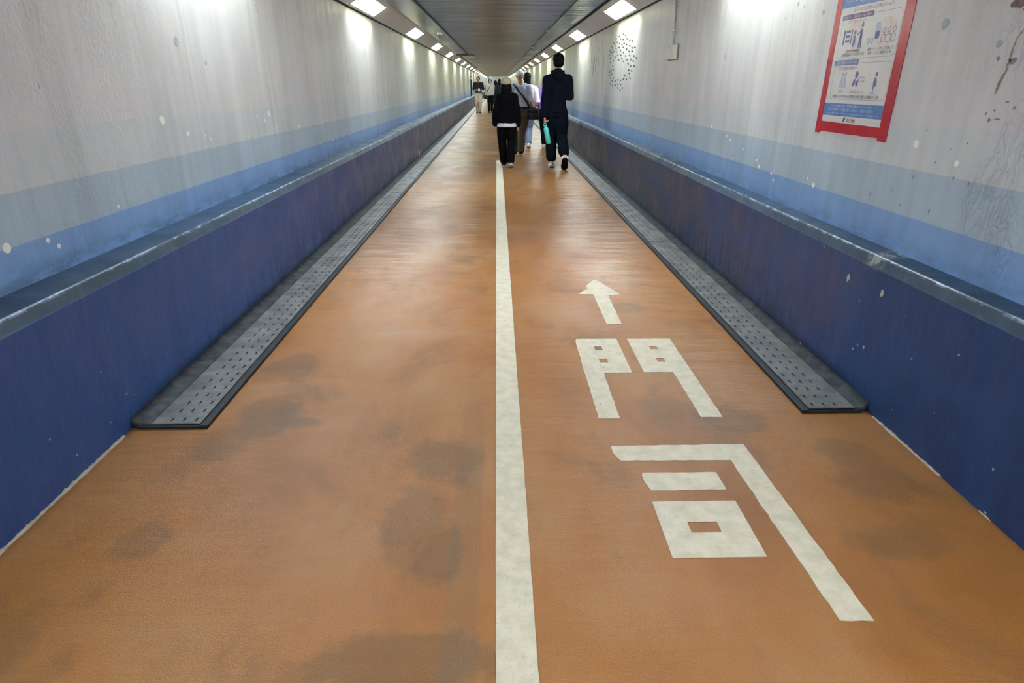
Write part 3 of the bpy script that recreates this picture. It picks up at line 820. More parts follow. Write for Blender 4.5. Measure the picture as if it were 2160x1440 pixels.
for q_ in (disc(.175, .425, .085, .062), disc(.455, .425, .095, .062)): pquad('pink_disc', [q_], M['pink'], .0014, H0)
pic = [rect(.075, .385, .088, .455), rect(.150, .385, .160, .455), rect(.098, .440, .140, .452), rect(.098, .418, .140, .430), rect(.098, .396, .140, .408),
       disc(.185, .440, .010), [(.178, .425), (.192, .425), (.200, .395), (.186, .372), (.176, .372)], disc(.245, .468, .010, .012), [(.236, .452), (.252, .452), (.256, .415), (.240, .362), (.228, .362), (.234, .415)], [(.256, .415), (.262, .362), (.252, .362), (.246, .400)], [(.205, .430), (.236, .443), (.236, .436), (.208, .423)]]
pquad('pictogram', pic, M['icon'], .0015, H0 + .0002)
for q_ in (disc(.192, .380, .018), rrect(.368, .428, .412, .470, .008)): pquad('pictogram', [q_], M['icon2'], .0015, H0 + .0001)
p2 = [rrect(.372, .398, .408, .432, .006)]
pquad('pictogram', p2, M['icon'], .0015, H0 + .0003)
mb = MB()
for cx_ in (.445, .485, .525):
    outline(mb, disc(cx_, .430, .013), .003, .0015, H0 + .0002)
    outline(mb, rrect(cx_ - .018, .378, cx_ + .018, .414, .012), .003, .0015, H0 + .0002)
for cx_ in (.320, .350): outline(mb, disc(cx_, .392, .012), .003, .0015, H0 + .0002)
mb.build('pictogram', M['icon'], poster)
for q_ in ([disc(.278, .240, .015, .017), [(.248, .186), (.268, .186), (.276, .206), (.284, .186), (.300, .186), (.304, .222), (.290, .216), (.280, .200), (.270, .222), (.256, .218)]],
           [                    disc(.456, .240, .010, .011), [(.446, .226), (.460, .226), (.468, .206), (.470, .186), (.452, .184), (.450, .165), (.444, .165), (.442, .190), (.440, .208)]]): pquad('pictogram', q_, M['icon'], .0015, H0 + .0002)
for q_ in ([disc(.140, .240, .010, .013), [(.130, .228), (.150, .228), (.155, .18), (.120, .18)]], [disc(.170, .245, .010, .013), [(.162, .233), (.180, .233), (.186, .18), (.158, .18)]]): pquad('pictogram', q_, M['icon2'], .0015, H0 + .0001)
def ptext(body, a, b, size, mat, stretch=1.0, width=None, align='LEFT'):
    cu = bpy.data.curves.new('t', 'FONT'); cu.body = body; cu.size = size; cu.align_x = 'LEFT'
    cu.resolution_u = 2; cu.extrude = 0.0
    ob = bpy.data.objects.new('t', cu); C.objects.link(ob)
    me = bpy.data.meshes.new_from_object(ob.evaluated_get(bpy.context.evaluated_depsgraph_get()))
    bpy.data.objects.remove(ob, do_unlink=True)
    xs_ = [v.co.x for v in me.vertices]
    if not xs_: return None
    k = stretch if width is None else width / (max(xs_) - min(xs_))
    x0 = min(xs_)
    for v in me.vertices:
        v.co = Vector(pw(a + (v.co.x - x0) * k, b + v.co.y, H0 + .0006))
    me.materials.clear(); me.materials.append(mat)
    return link('lettering', me, poster)
ptext('マスク着用について', .028, .585, .075, M['whiteink'], width=.44)
ptext('以下のような場合には注意しましょう', .134, .536, .020, M['redink'], width=.34)
ptext('周囲の方に、感染を広げないために', .042, .508, .0165, M['whiteink'], width=.27)
ptext('マスクを着用しましょう', .095, .485, .016, M['redink'], width=.17)
ptext('受診時や医療機関', .126, .348, .0155, M['ink'], width=.130)
ptext('高齢者施設などを訪問する時', .089, .330, .0155, M['ink'], width=.215)
ptext('通勤ラッシュ時など混雑した', .330, .348, .0155, M['ink'], width=.215)
ptext('電車・バスに乗車する時', .338, .330, .0155, M['ink'], width=.195)
ptext('ご自身を感染から守るために', .046, .294, .0165, M['whiteink'], width=.215)
ptext('マスク着用が効果的です', .085, .266, .018, M['redink'], width=.190)
ptext('高齢者', .128, .156, .013, M['greyink'], width=.040)
ptext('基礎疾患を有する方', .245, .154, .013, M['greyink'], width=.125)
ptext('妊婦', .432, .152, .013, M['greyink'], width=.030)
ptext('慢性肝臓病', .300, .222, .010, M['greyink'], width=.060)
ptext('がん心臓病', .300, .206, .010, M['greyink'], width=.060)
ptext('重症化リスクの高い方が感染拡大時に混雑した場所に行く時', .080, .131, .0155, M['ink'], width=.430)
ptext('マスクの着用は個人の判断が基本となりますが、', .070, .084, .0150, M['whiteink'], width=.40)
ptext('着用をお願いする場合がありますので、ご協力ください', .060, .066, .0150, M['whiteink'], width=.43)
ptext('本人の意に反してマスクの着脱を強いることがないよう', .040, .048, .0100, M['whiteink'], width=.50)
ptext('厚生労働省', .262, .014, .020, M['ink'], width=.085)
ptext('ひと、くらし、みらいのために', .470, .018, .008, M['greyink'], width=.090)
pquad('emblem', [disc(.240, .030, .006, .008), [(.228, .010), (.240, .012), (.236, .034), (.228, .028)]], M['ink'], .0015, H0 + .0002)

# switch box with its conduit
o = empty('switch_box', (XR, 6.98, 1.635))
tag(o, 'small white and grey switch box under a vertical conduit on the right wall', 'switch box')
MB().box((-.050, -.17, 0), (0, -.01, .135)).build('cover', M['plastic'], o, bevel=.006)
MB().box((-.045, .02, .004), (0, .15, .125)).build('cover', M['plastic'], o, bevel=.006)
MB().box((-.012, -.18, -.004), (0, .18, .140)).build('back_plate', M['box_grey'], o, bevel=.003)
o = empty('wall_conduit', (XR - .022, 6.95, 1.775))
tag(o, 'thin grey conduit running down the right wall to the switch box', 'conduit')
MB().limb([(0, 0, 0), (0, .01, .25), (0, .04, .49)], [.011] * 3, seg=10).build('pipe', M['frame'], o, smooth=True)
for z in (.12, .36): MB().box((-.014, -.03 + z * .08, z), (.022, .03 + z * .08, z + .016)).build('clip', M['bright'], o, bevel=.002)

# left ceiling duct with its end bracket, hanging box, cables
o = MB().box((-1.47, Y0 + .02, -.05), (-1.12, 24.4, 0)).build('trim_18', M['duct'], bevel=.006); o.location.z = ZC + .012; structure(o)
for nm, x0, x1, y1, lab in (('ceiling_cable', -1.112, -1.105, 24.4, 'thin black cable along the left side of the ceiling beside the duct'), ('ceiling_cable', 1.066, 1.0, 90, 'thin black cable along the right side of the metal ceiling')):
    o = empty(nm, (0, 0, ZC - .008)); tag(o, lab, 'cable')
    MB().limb([(x0, Y0 + .05, -.004), (x0, 9, -.004), (x1, y1, -.004)], [.009] * 3, seg=8).build('cable', M['cable'], o, smooth=True)
    if x0 > 0:
        for y in (14.2, 17.5, 20.4, 24.5, 28.6, 33.0):
            MB().box((x1 + .02 - .02, y - .06, -.028), (x1 + .06, y + .06, .006)).build('clamp', M['bright'], o, bevel=.004)
o = MB().box((-.05, -.05, -.03), (.05, .05, .02)).build('ceiling_sensor', M['bright'], bevel=.01); o.location = (-1.21, 14.5, ZC - .055)
tag(o, 'tiny bright fitting on the left ceiling duct', 'sensor')
o = empty('duct_bracket', (-1.36, 24.55, ZC - .055)); tag(o, 'black bracket at the end of the left ceiling duct', 'bracket')
MB().box((-.12, -.03, -.05), (.26, .03, .052)).build('plate', M['cable'], o, bevel=.004)
MB().limb([(.2, 0, -.02), (.28, .3, -.03), (.34, .9, -.02)], [.018, .016, .012], seg=8).build('arm', M['cable'], o, smooth=True)
MB().limb([(.2, 0, .03), (.2, .3, .03), (.30, 1.6, .04)], [.014, .014, .012], seg=8).build('arm', M['cable'], o, smooth=True)
o = empty('ceiling_box', (-1.06, 26.6, ZC)); tag(o, 'white box hanging under the ceiling near the left lamps', 'box')
MB().box((-.16, -.5, -.125), (.16, .5, -.02)).build('housing', M['plastic'], o, bevel=.012)
for y in (-.35, .35): MB().box((-.02, y - .02, -.03), (.02, y + .02, 0)).build('hanger', M['bright'], o)
# white label plate near the floor, dark pipe and dots far along the left wall
o = MB().box((0, -.07, -.05), (.004, .07, .05)).build('wall_label', M['plastic'], bevel=.001); o.location = (DL, 13.2, .095)
tag(o, 'small white label plate low on the left ledge wall', 'label plate')
o = empty('wall_pipe', (XL, 44.0, .70)); tag(o, 'dark vertical pipe with a white cap far along the left wall', 'pipe')
MB().limb([(.03, 0, 0), (.03, 0, .9), (.03, 0, 1.12)], [.07, .07, .05], seg=10).build('pipe', M['cable'], o, smooth=True)
MB().ell((.05, 0, 1.06), (.06, .08, .07)).build('cap', M['plastic'], o, smooth=True)

# ------------------------------------------------------------------ people
def cloth(name, rgb, rough=0.9, var=0.12, scale=14):
    m = simple(name, rgb, rough, 0, var, scale); m.node_tree.nodes['Principled BSDF'].inputs['Specular IOR Level'].default_value = 0.15
    return m
SK = cloth('skin_light', (206, 160, 136), 0.5, 0.05); SKD = cloth('skin_tan', (172, 124, 100), 0.5, 0.05)
HAIR = cloth('black_hair', (8, 7, 7), 0.7, 0.3, 80); GREYHAIR = simple('grey_hair', (150, 140, 130), 0.6, 0, 0.2, 80)
M['eye_white'] = simple('eye_white', (225, 222, 216), 0.3); M['eye_dark'] = simple('eye_dark', (25, 18, 14), 0.2); M['lip'] = simple('lips', (160, 92, 84), 0.5)
M['sole'] = simple('shoe_sole_white', (224, 222, 216), 0.6)

def hand_prims(mb, wrist, dirv, palm, thumb_side, k=1.0, curl=0.35, fr=0.0085):
    """palm, four unequal curled fingers and a thumb leaving the side of the palm"""
    dv = Vector(dirv).normalized(); pn = Vector(palm); pn = (pn - dv * pn.dot(dv)).normalized(); sd = dv.cross(pn).normalized() * thumb_side
    w_ = Vector(wrist)
    mb.limb([w_ - dv * .01, w_ + dv * .03 * k, w_ + dv * .085 * k], [.026 * k, .033 * k, .036 * k], flat=(1.15, .48), up=sd)
    for i, (off, ln) in enumerate(((.030, .074), (.010, .084), (-.010, .078), (-.029, .060))):
        p = w_ + dv * .080 * k + sd * off * k; pts = [p]; a = curl * (0.6 + .12 * i)
        for seg, fr_ in enumerate((.45, .32, .23)):
            a += curl * 1.1
            p = p + (dv * math.cos(a) + pn * math.sin(a)) * ln * fr_ * k; pts.append(p)
        mb.limb(pts, [fr * k * 1.05, fr * k, fr * k * .9, fr * k * .75], seg=8)
    b = w_ + dv * .025 * k + sd * .030 * k
    t1 = b + (dv * .6 + sd * .75 + pn * .25).normalized() * .036 * k
    t2 = t1 + (dv * .9 + sd * .2 + pn * (.3 + curl)).normalized() * .030 * k
    t3 = t2 + (dv * .9 - sd * .1 + pn * (.4 + curl)).normalized() * .022 * k
    mb.limb([b, t1, t2, t3], [fr * k * 1.5, fr * k * 1.25, fr * k * 1.05, fr * k * .85], seg=8)

TORSO = [(.50, .098, .066), (.545, .094, .064), (.60, .082, .058), (.66, .084, .062), (.72, .092, .066), (.77, .100, .064), (.80, .098, .056), (.825, .070, .046), (.845, .038, .036)]
def foot_prims(mb, ankle, yaw, pitch, k, fat=1.0, top=0.085):
    """foot or shoe: ankle point, toes along yaw (0 = +y), pitch > 0 lifts the heel"""
    R_ = Matrix.Rotation(yaw, 3, 'Z') @ Matrix.Rotation(-pitch, 3, 'X')
    A = Vector(ankle)
    rs = []
    for (y, zc, rx, rz) in ((-.062, -.055, .026, .024), (-.045, -.048, .034, .036), (-.005, -.040, .037, .046), (.045, -.050, .041, .036), (.095, -.060, .046, .026), (.140, -.066, .042, .021), (.172, -.069, .026, .016), (.184, -.070, .012, .010)):
        ring = []
        for j in range(14):
            q = 2 * PI * j / 14
            v = Vector((rx * math.cos(q) * fat, y, max(zc + rz * math.sin(q), -.087))) * k
            ring.append(A + R_ @ v)
        rs.append(ring)
    mb.rings(rs)
    return R_, A

def person(loc, rz, h, label, spec):
    """spec: arms / legs as joints in metres (local: +y ahead, x to the person's right), clothing list"""
    k = h / 1.75; vx = spec.get('voxel', .008)
    skin = spec.get('skin', SK)
    hc = Vector(spec.get('head', (0, .02, h - .125 * k)))
    lean = spec.get('lean', 0.0)
    hipc = Vector(spec.get('hip', (0, 0, 0)))
    build = spec.get('build', 1.0)
    def trunk(mb, inflate=0.0, z0=0.0, z1=9.0, flare=0.0, sh=None):
        secs = []
        for zf, rx, ry in TORSO:
            z = zf * h
            if z < z0 - 1e-6 or z > z1: continue
            t = (zf - .5) / .35
            secs.append((hipc.x * (1 - t), hipc.y * (1 - t) + lean * t, z, rx * h * build + inflate, ry * h * build + inflate))
        if z0 > 0:
            lo = z0; f = secs[0]
            if lo < f[2] - .01: secs.insert(0, (f[0], f[1], lo, f[3] + flare, f[4] + flare * .7))
        mb.vloft(secs, 22)
    bodymb = MB()
    trunk(bodymb)
    S = spec['arms']; Lg = spec['legs']
    for arm in S.values():
        a, b, c = arm['sh'], arm['el'], arm['wr']
        a, b, c = Vector(a), Vector(b), Vector(c)
        bodymb.limb([a, a.lerp(b, .5), b, b.lerp(c, .35), c], [.046 * k, .043 * k, .036 * k, .036 * k, .024 * k])
        hd = arm.get('dir', tuple(c - b))
        hand_prims(bodymb, c, hd, arm.get('palm', (0, 1, 0)), arm.get('ts', 1), k, arm.get('curl', .35))
    for lg in Lg.values():
        a, b, c = Vector(lg['hip']), Vector(lg['kn']), Vector(lg['an'])
        bodymb.limb([a + Vector((0, 0, .02)), a.lerp(b, .5), b, b.lerp(c, .3), b.lerp(c, .7), c], [.088 * k, .075 * k, .055 * k, .056 * k, .040 * k, .034 * k])
        foot_prims(bodymb, lg['an'], lg.get('yaw', 0), lg.get('pitch', 0), k * .98, .92)
    # head and neck
    nk = Vector((0, lean, .835 * h)); 
    bodymb.limb([nk, nk.lerp(hc, .45) - Vector((0, .012 * k, 0)), hc + Vector((0, -.015 * k, -.04 * k))], [.056 * k, .053 * k, .056 * k])
    bodymb.ell(hc + Vector((0, -.008, .025)) * k, (.074 * k, .093 * k, .094 * k))
    bodymb.ell(hc + Vector((0, .022, -.045)) * k, (.056 * k, .064 * k, .070 * k))
    bodymb.limb([hc + Vector((0, .082, .012)) * k, hc + Vector((0, .100, -.016)) * k, hc + Vector((0, .094, -.026)) * k], [.010 * k, .013 * k, .014 * k])
    bodymb.ell(hc + Vector((0, .074, -.098 + .03)) * k, (.022 * k, .016 * k, .012 * k))
    bodymb.ell(hc + Vector((0, .074, .028)) * k, (.046 * k, .016 * k, .012 * k))
    for s in (-1, 1): bodymb.ell(hc + Vector((s * .076, -.006, -.004)) * k, (.010 * k, .020 * k, .032 * k))
    body = remeshed(bodymb, 'person', skin, None, min(vx, .0065), 1)
    body.location = loc; body.rotation_euler = (0, 0, rz)
    tag(body, label, 'person')
    if spec.get('face', False):
        for s in (-1, 1):
            e_ = MB().ell(hc + Vector((s * .030, .080, .008)) * k, (.012 * k, .010 * k, .006 * k)).build('eye', M['eye_white'], body, smooth=True)
            MB().ell(hc + Vector((s * .030, .0895, .008)) * k, (.006 * k, .003 * k, .006 * k)).build('pupil', M['eye_dark'], e_, smooth=True)
        MB().ell(hc + Vector((0, .084, -.066)) * k, (.022 * k, .009 * k, .006 * k)).build('mouth', M['lip'], body, smooth=True)
    # clothing
    for ci, c in enumerate(spec['wear']):
        t = c['t']; mat = c['m']; mb = MB()
        inf = c.get('inf', .018)
        if t == 'top':
            trunk(mb, inf, z0=c['hem'], z1=c.get('neck', .84) * h, flare=c.get('flare', .01))
            for nm, arm in S.items():
                a, b, cc = Vector(arm['sh']), Vector(arm['el']), Vector(arm['wr'])
                if c.get('sleeve', 'long') == 'long':
                    tt = c.get('cuff', .97)
                    e1 = b.lerp(cc, tt)
                    mb.limb([a + Vector((0, 0, .0)), a.lerp(b, .5), b, b.lerp(cc, .5), e1], [.060 * k + inf, .054 * k + inf, .048 * k + inf, .042 * k + inf, .036 * k + inf * .8])
                else:
                    mb.limb([a, a.lerp(b, .5), a.lerp(b, .88)], [.062 * k + inf, .058 * k + inf, .060 * k + inf])
                mb.limb([a, Vector((a.x * .45, a.y, a.z + .035 * k)), Vector((0, lean, a.z + .045 * k))], [.058 * k + inf * .8, .056 * k + inf * .7, .060 * k + inf * .6])
            ob = remeshed(mb, c['n'], mat, body, vx, 2, c.get('fold', .012), c.get('fs', 8), .5, ci + h)
            if c.get('hood'):
                hb = MB()
                n0 = Vector((0, lean - .075 * k, .838 * h))
                hb.limb([n0 + Vector((-.085, .05, .020)) * k, n0 + Vector((-.075, -.01, .012)) * k, n0 + Vector((0, -.045, -.005)) * k, n0 + Vector((.075, -.01, .012)) * k, n0 + Vector((.085, .05, .020)) * k], [.030 * k, .036 * k, .042 * k, .036 * k, .030 * k])
                hb.limb([n0 + Vector((0, -.035, .01)) * k, n0 + Vector((.012, -.055, -.06)) * k, n0 + Vector((.022, -.050, -.125)) * k], [.075 * k, .070 * k, .030 * k], flat=(1, .5))
                remeshed(hb, 'hood', mat, ob, vx, 3, .010, 12, .8, 3)
        elif t == 'hem':
            z0, z1 = c['z']; f = c.get('r', 0)
            mb.vloft([(hipc.x, hipc.y, z0, .098 * h + inf, .072 * h + inf), (hipc.x, hipc.y, (z0 + z1) / 2, .098 * h + inf, .072 * h + inf), (hipc.x, hipc.y, z1, .095 * h + inf, .070 * h + inf)])
            remeshed(mb, c['n'], mat, body, vx * .7, 1, .004, 14, .6, ci)
        elif t == 'trousers':
            secs = []
            for zf, rx, ry in TORSO[:3]:
                if zf * h > c['waist'] + .001: break
                secs.append((hipc.x, hipc.y, zf * h, rx * h * build + inf * .7, ry * h * build + inf * .7))
            secs.insert(0, (hipc.x, hipc.y, .465 * h, .094 * h * build + inf, .068 * h * build + inf))
            secs.append((hipc.x, hipc.y, c['waist'], .090 * h * build + inf * .3, .060 * h * build + inf * .3))
            secs = sorted(secs, key=lambda q: q[2])
            mb.vloft(secs, 22)
            for lg in Lg.values():
                a, b, an = Vector(lg['hip']), Vector(lg['kn']), Vector(lg['an'])
                e1 = b.lerp(an, c.get('len', .93)); wdt = c.get('w', 1.0)
                mb.limb([a, a.lerp(b, .5), b, b.lerp(e1, .5), e1], [.088 * k + inf, .082 * k * wdt + inf * .9, .070 * k * wdt + inf * .8, .064 * k * wdt + inf * .8, .058 * k * wdt + inf * .8])
            remeshed(mb, c['n'], mat, body, vx, 2, c.get('fold', .012), c.get('fs', 9), .45, ci + 5 + h)
        elif t == 'shoes':
            for lg in Lg.values():
                sb = MB(); R_, A = foot_prims(sb, lg['an'], lg.get('yaw', 0), lg.get('pitch', 0), k * 1.06, 1.12)
                sh_ = remeshed(sb, 'shoe', mat, body, .005, 1)
                so = MB(); out = []
                for zz, gx in ((-.096, .98), (-.092, 1.05), (-.076, 1.05), (-.073, 1.0)):
                    ring = []
                    for (x, y) in ((-.030, -.062), (.030, -.062), (.040, -.02), (.042, .04), (.052, .10), (.044, .155), (.018, .192), (-.018, .192), (-.044, .155), (-.052, .10), (-.042, .04), (-.040, -.02)):
                        ring.append(A + R_ @ (Vector((x * gx * 1.08, y * gx, zz)) * k))
                    out.append(ring)
                so.rings(out); so.build('sole', c.get('sole', M['sole']), sh_, smooth=False)
        elif t == 'sandals':
            for lg in Lg.values():
                so = MB(); R_ = Matrix.Rotation(lg.get('yaw', 0), 3, 'Z') @ Matrix.Rotation(-lg.get('pitch', 0), 3, 'X'); A = Vector(lg['an']); out = []
                for zz, gx in ((-.104, .98), (-.100, 1.04), (-.086, 1.04), (-.083, 1.0)):
                    out.append([A + R_ @ (Vector((x * gx * 1.12, y * gx, zz)) * k) for (x, y) in ((-.030, -.066), (.030, -.066), (.040, -.02), (.042, .04), (.050, .10), (.044, .155), (.018, .196), (-.018, .196), (-.044, .155), (-.050, .10), (-.042, .04), (-.040, -.02))])
                sd_ = so.rings(out).build('sandal', mat, body)
                for yy, zt_ in ((-.050, -.020), (.085, -.030)):
                    stp = [A + R_ @ (Vector(p) * k) for p in ((-.046, yy, -.088), (-.040, yy, (zt_ - .088) / 2), (-.018, yy - .004, zt_), (.018, yy - .004, zt_), (.040, yy, (zt_ - .088) / 2), (.046, yy, -.088))]
                    MB().limb(stp, [.010 * k] * 6, flat=(1.4, .5), seg=8).build('strap', c.get('sole', M['sole']), sd_, smooth=True)
        elif t == 'hair':
            mb.ell(hc + Vector((0, -.026, .038)) * k, (.096 * k, .100 * k, .090 * k))
            mb.ell(hc + Vector((0, -.046, -.018)) * k, (.090 * k, .072 * k, .078 * k))
            if c.get('long'):
                L_ = c['long']
                mb.limb([hc + Vector((0, -.045, .03)) * k, hc + Vector((.005, -.07, -.10)) * k, hc + Vector((.01, -.085, -.10 - L_ * .5)) * k, hc + Vector((.012, -.08, -.10 - L_)) * k], [.085 * k, .080 * k, .076 * k, .045 * k], flat=(1, .55))
            if c.get('bob'):
                mb.limb([hc + Vector((0, -.03, .02)) * k, hc + Vector((0, -.045, -.07)) * k, hc + Vector((0, -.035, -.135)) * k], [.100 * k, .118 * k, .118 * k], flat=(1, .80))
            remeshed(mb, 'hair', mat, body, min(vx, .006), 1, .004, 22, .5, 2)
        elif t == 'cap':
            ft = c.get('fit', .95)
            mb.ell(hc + Vector((0, -.014, c.get('up', .040))) * k, (.105 * k * ft, .116 * k * ft, c.get('deep', .094) * k))
            ob = remeshed(mb, c.get('n', 'cap'), mat, body, min(vx, .006), 2)
            bb = None if c.get('brim') is None else MB().rings([[hc + Vector(((.082 + f) * math.sin(a), (.085 + f * 1.0) * math.cos(a) * (1 + (1.0 if c.get('brim') == 'peak' else .1) * (f > .001)), z)) * k for a in [(-1.1 + 2.2 * j / 12) if c.get('brim') == 'peak' else 2 * PI * j / 13 for j in range(13)]] for f, z in ((0.0, .022), (.05 if c.get('brim') == 'peak' else .035, .010), (.05 if c.get('brim') == 'peak' else .035, .004), (0.0, .014))], close=False)
            if bb: bb.build('brim', mat, ob, smooth=True)
            if c.get('band'):
                MB().rings([[hc + Vector((.096 * math.sin(a), -.012 + .110 * math.cos(a), z)) * k for a in [2 * PI * j / 24 for j in range(24)]] for z in (.020, .036)], close=False).build('band', c['band'], ob, smooth=True)
        elif t == 'belt':
            z = c['z']
            MB().rings([[(hipc.x + (.094 * h + .022) * math.cos(a), hipc.y + (.066 * h + .020) * math.sin(a), zz) for a in [2 * PI * j / 28 for j in range(28)]] for zz in (z - .018, z + .018)], close=False).build('belt', mat, body, smooth=True)
        elif t == 'glasses':
            MB().limb([hc + Vector(p) * k for p in ((-.082, -.02, .012), (-.080, .05, .014), (-.05, .095, .012), (0, .104, .012), (.05, .095, .012), (.080, .05, .014), (.082, -.02, .012))], [.004 * k] * 7, seg=6).build('glasses', mat, body, smooth=True)
    return body

BLACK = cloth('black_fabric', (5, 5, 8)); NAVY = cloth('navy_fabric', (11, 14, 27)); NAVY2 = cloth('dark_navy_trousers', (8, 15, 26))
WHITE = cloth('white_cotton', (222, 222, 226), .85, .03); PALEBLUE = cloth('pale_grey_shirt', (196, 198, 214), .85, .05)
OLIVE = cloth('olive_brown_trousers', (88, 78, 64)); BEIGECAP = cloth('beige_hat', (196, 182, 152), .85, .05); PINKW = cloth('pinkish_white_blouse', (226, 212, 216), .85, .04)
JEANS = cloth('washed_jeans', (132, 148, 178), .85, .2, 10); LILAC = cloth('lilac_jacket', (150, 118, 196)); CHINO = cloth('beige_chinos', (196, 180, 160)); BEIGEJ = cloth('light_beige_jacket', (198, 190, 178))
CHAR = cloth('charcoal_shirt', (38, 38, 42)); DGREY = cloth('dark_grey_trousers', (44, 44, 46))
SHOEW = cloth('white_leather', (214, 212, 208), .5, .04); SHOEB = cloth('black_leather', (24, 22, 24), .4); SHOEG = cloth('grey_canvas', (130, 124, 118), .7)

def legs(h, la, lk, ra, rk, lp=0, rp=0, hw=.052, ly=0.05, ry=-0.05, hip=(0, 0)):
    k = h
    return dict(l=dict(hip=(-hw * k + hip[0], hip[1], .50 * k), kn=lk, an=la, pitch=lp, yaw=ly), r=dict(hip=(hw * k + hip[0], hip[1], .50 * k), kn=rk, an=ra, pitch=rp, yaw=ry))

# 1: woman in black, nearest on the left
h = 1.53
person((0.155, 11.65, 0), 0, h, 'person in black jacket with white hem and beige hat, walking away by the white line', dict(
    voxel=.0075, build=1.02, head=(-.01, .02, 1.405),
    arms=dict(l=dict(sh=(-.122, 0, 1.185), el=(-.180, -.01, .95), wr=(-.200, .02, .735), palm=(1, 0, 0), ts=1, curl=.3),
              r=dict(sh=(.122, 0, 1.185), el=(.180, -.02, .95), wr=(.200, .02, .725), palm=(-1, 0, 0), ts=-1, curl=.3)),
    legs=legs(h, (-.055, .10, .088), (-.085, .09, .44), (.070, -.14, .125), (.085, .02, .45), 0, .45),
    wear=[dict(t='top', n='jacket', m=BLACK, hem=.765, inf=.034, flare=.004, fold=.012, cuff=.93),
          dict(t='hem', n='shirt_hem', m=WHITE, z=(.700, .775), inf=.027),
          dict(t='trousers', n='trousers', m=BLACK, waist=.86, inf=.019, w=1.08, len=.97, fold=.010),
          dict(t='shoes', m=SHOEB), dict(t='hair', m=HAIR, bob=1), dict(t='cap', n='hat', m=BEIGECAP, fit=1.06)]))
# 2: tall man in navy
h = 1.88
person((1.04, 11.62, 0), 0, h, 'tall black-haired person in navy hooded jacket and wide trousers, walking away on the right', dict(
    voxel=.0085, build=.83, head=(.01, .03, 1.765), lean=.02,
    arms=dict(l=dict(sh=(-.172, .0, 1.465), el=(-.212, -.03, 1.17), wr=(-.212, -.07, .875), palm=(.9, -.3, 0), ts=1, curl=.75),
              r=dict(sh=(.172, .0, 1.465), el=(.208, -.03, 1.20), wr=(.16, .22, 1.24), dir=(-.2, 1, .15), palm=(-.5, 0, .8), ts=-1, curl=.6)),
    legs=legs(h, (-.075, .02, .098), (-.085, .10, .52), (.125, -.40, .225), (.095, -.02, .53), 0, .85, .042, .08, -.05),
    wear=[dict(t='top', n='hooded_jacket', m=NAVY, hem=.93, inf=.030, flare=.002, fold=.018, fs=7, hood=1, cuff=.90),
          dict(t='trousers', n='trousers', m=NAVY2, waist=1.05, inf=.022, w=1.2, len=.80, fold=.016),
          dict(t='sandals', m=SHOEB, sole=SHOEW), dict(t='hair', m=HAIR)]))
# bottle hanging from the left hand
bt = empty('water_bottle', (0.822, 11.44, .765)); bt.rotation_euler = (0, math.radians(-13), 0)
tag(bt, 'turquoise water bottle held low in the left hand of the tall person in navy', 'bottle')
M['turq'] = simple('turquoise_enamel', (110, 236, 222), .35, 0, .03)
MB().vloft([(0, 0, -.345, .036, .036), (0, 0, -.340, .043, .043), (0, 0, -.10, .043, .043), (0, 0, -.075, .038, .038), (0, 0, -.062, .026, .026), (0, 0, -.056, .026, .026)], 24).build('flask', M['turq'], bt, smooth=True)
MB().vloft([(0, 0, -.056, .029, .029), (0, 0, -.030, .029, .029), (0, 0, -.024, .024, .024)], 20).build('lid', M['turq'], bt, smooth=True)
MB().limb([(-.022, 0, -.036), (-.026, 0, -.012), (-.012, 0, .010), (.012, 0, .010), (.026, 0, -.012), (.022, 0, -.036)], [.005] * 6, seg=8).build('carry_loop', M['turq'], bt, smooth=True)
# 3: man in pale shirt with cap and crossbody bag
h = 1.68
person((0.47, 13.70, 0), 0, h, 'person in pale grey T-shirt, white cap and olive trousers with a strap across the back', dict(
    voxel=.009, skin=SKD, build=1.04, head=(-.015, .035, 1.545), lean=.03,
    arms=dict(l=dict(sh=(-.175, 0, 1.325), el=(-.225, 0, 1.07), wr=(-.20, .12, .87), palm=(1, 0, 0), ts=1),
              r=dict(sh=(.165, .0, 1.325), el=(.205, -.03, 1.09), wr=(.255, .03, .93), palm=(-1, 0, 0), ts=-1, curl=.7)),
    legs=legs(h, (-.115, .08, .094), (-.10, .10, .48), (.005, -.08, .10), (.03, .02, .48), 0, .15),
    wear=[dict(t='top', n='t_shirt', m=PALEBLUE, hem=.945, inf=.026, sleeve='short', fold=.014),
          dict(t='trousers', n='trousers', m=OLIVE, waist=.965, inf=.016, w=1.08, len=.97), dict(t='belt', m=SHOEB, z=.952),
          dict(t='shoes', m=SHOEB), dict(t='cap', m=WHITE, brim='peak', up=.062, deep=.070)]))
LEA = simple('black_bag_leather', (26, 25, 28), .35, 0, .2, 20, .004)
bg = empty('shoulder_bag', (0.735, 13.62, .84)); tag(bg, 'black leather bag at the right hip of the person in the pale T-shirt', 'bag')
MB().vloft([(0, 0, -.115, .115, .05), (0, 0, -.10, .122, .058), (0, 0, 0, .118, .056), (0, 0, .09, .100, .046), (0, 0, .115, .08, .035)], 20).build('pouch', LEA, bg, smooth=True)
MB().vloft([(0, -.012, .015, .108, .056), (0, -.006, .09, .106, .052), (0, 0, .122, .084, .038)], 20).build('flap', LEA, bg, smooth=True)
MB().limb([(-.07, 0, .11), (-.13, -.055, .22), (-.24, -.105, .36), (-.36, -.085, .50), (-.42, 0.02, .555)], [.012] * 5, flat=(1.9, .5), seg=8, up=(.7, 0, .7)).build('strap', LEA, bg, smooth=True)
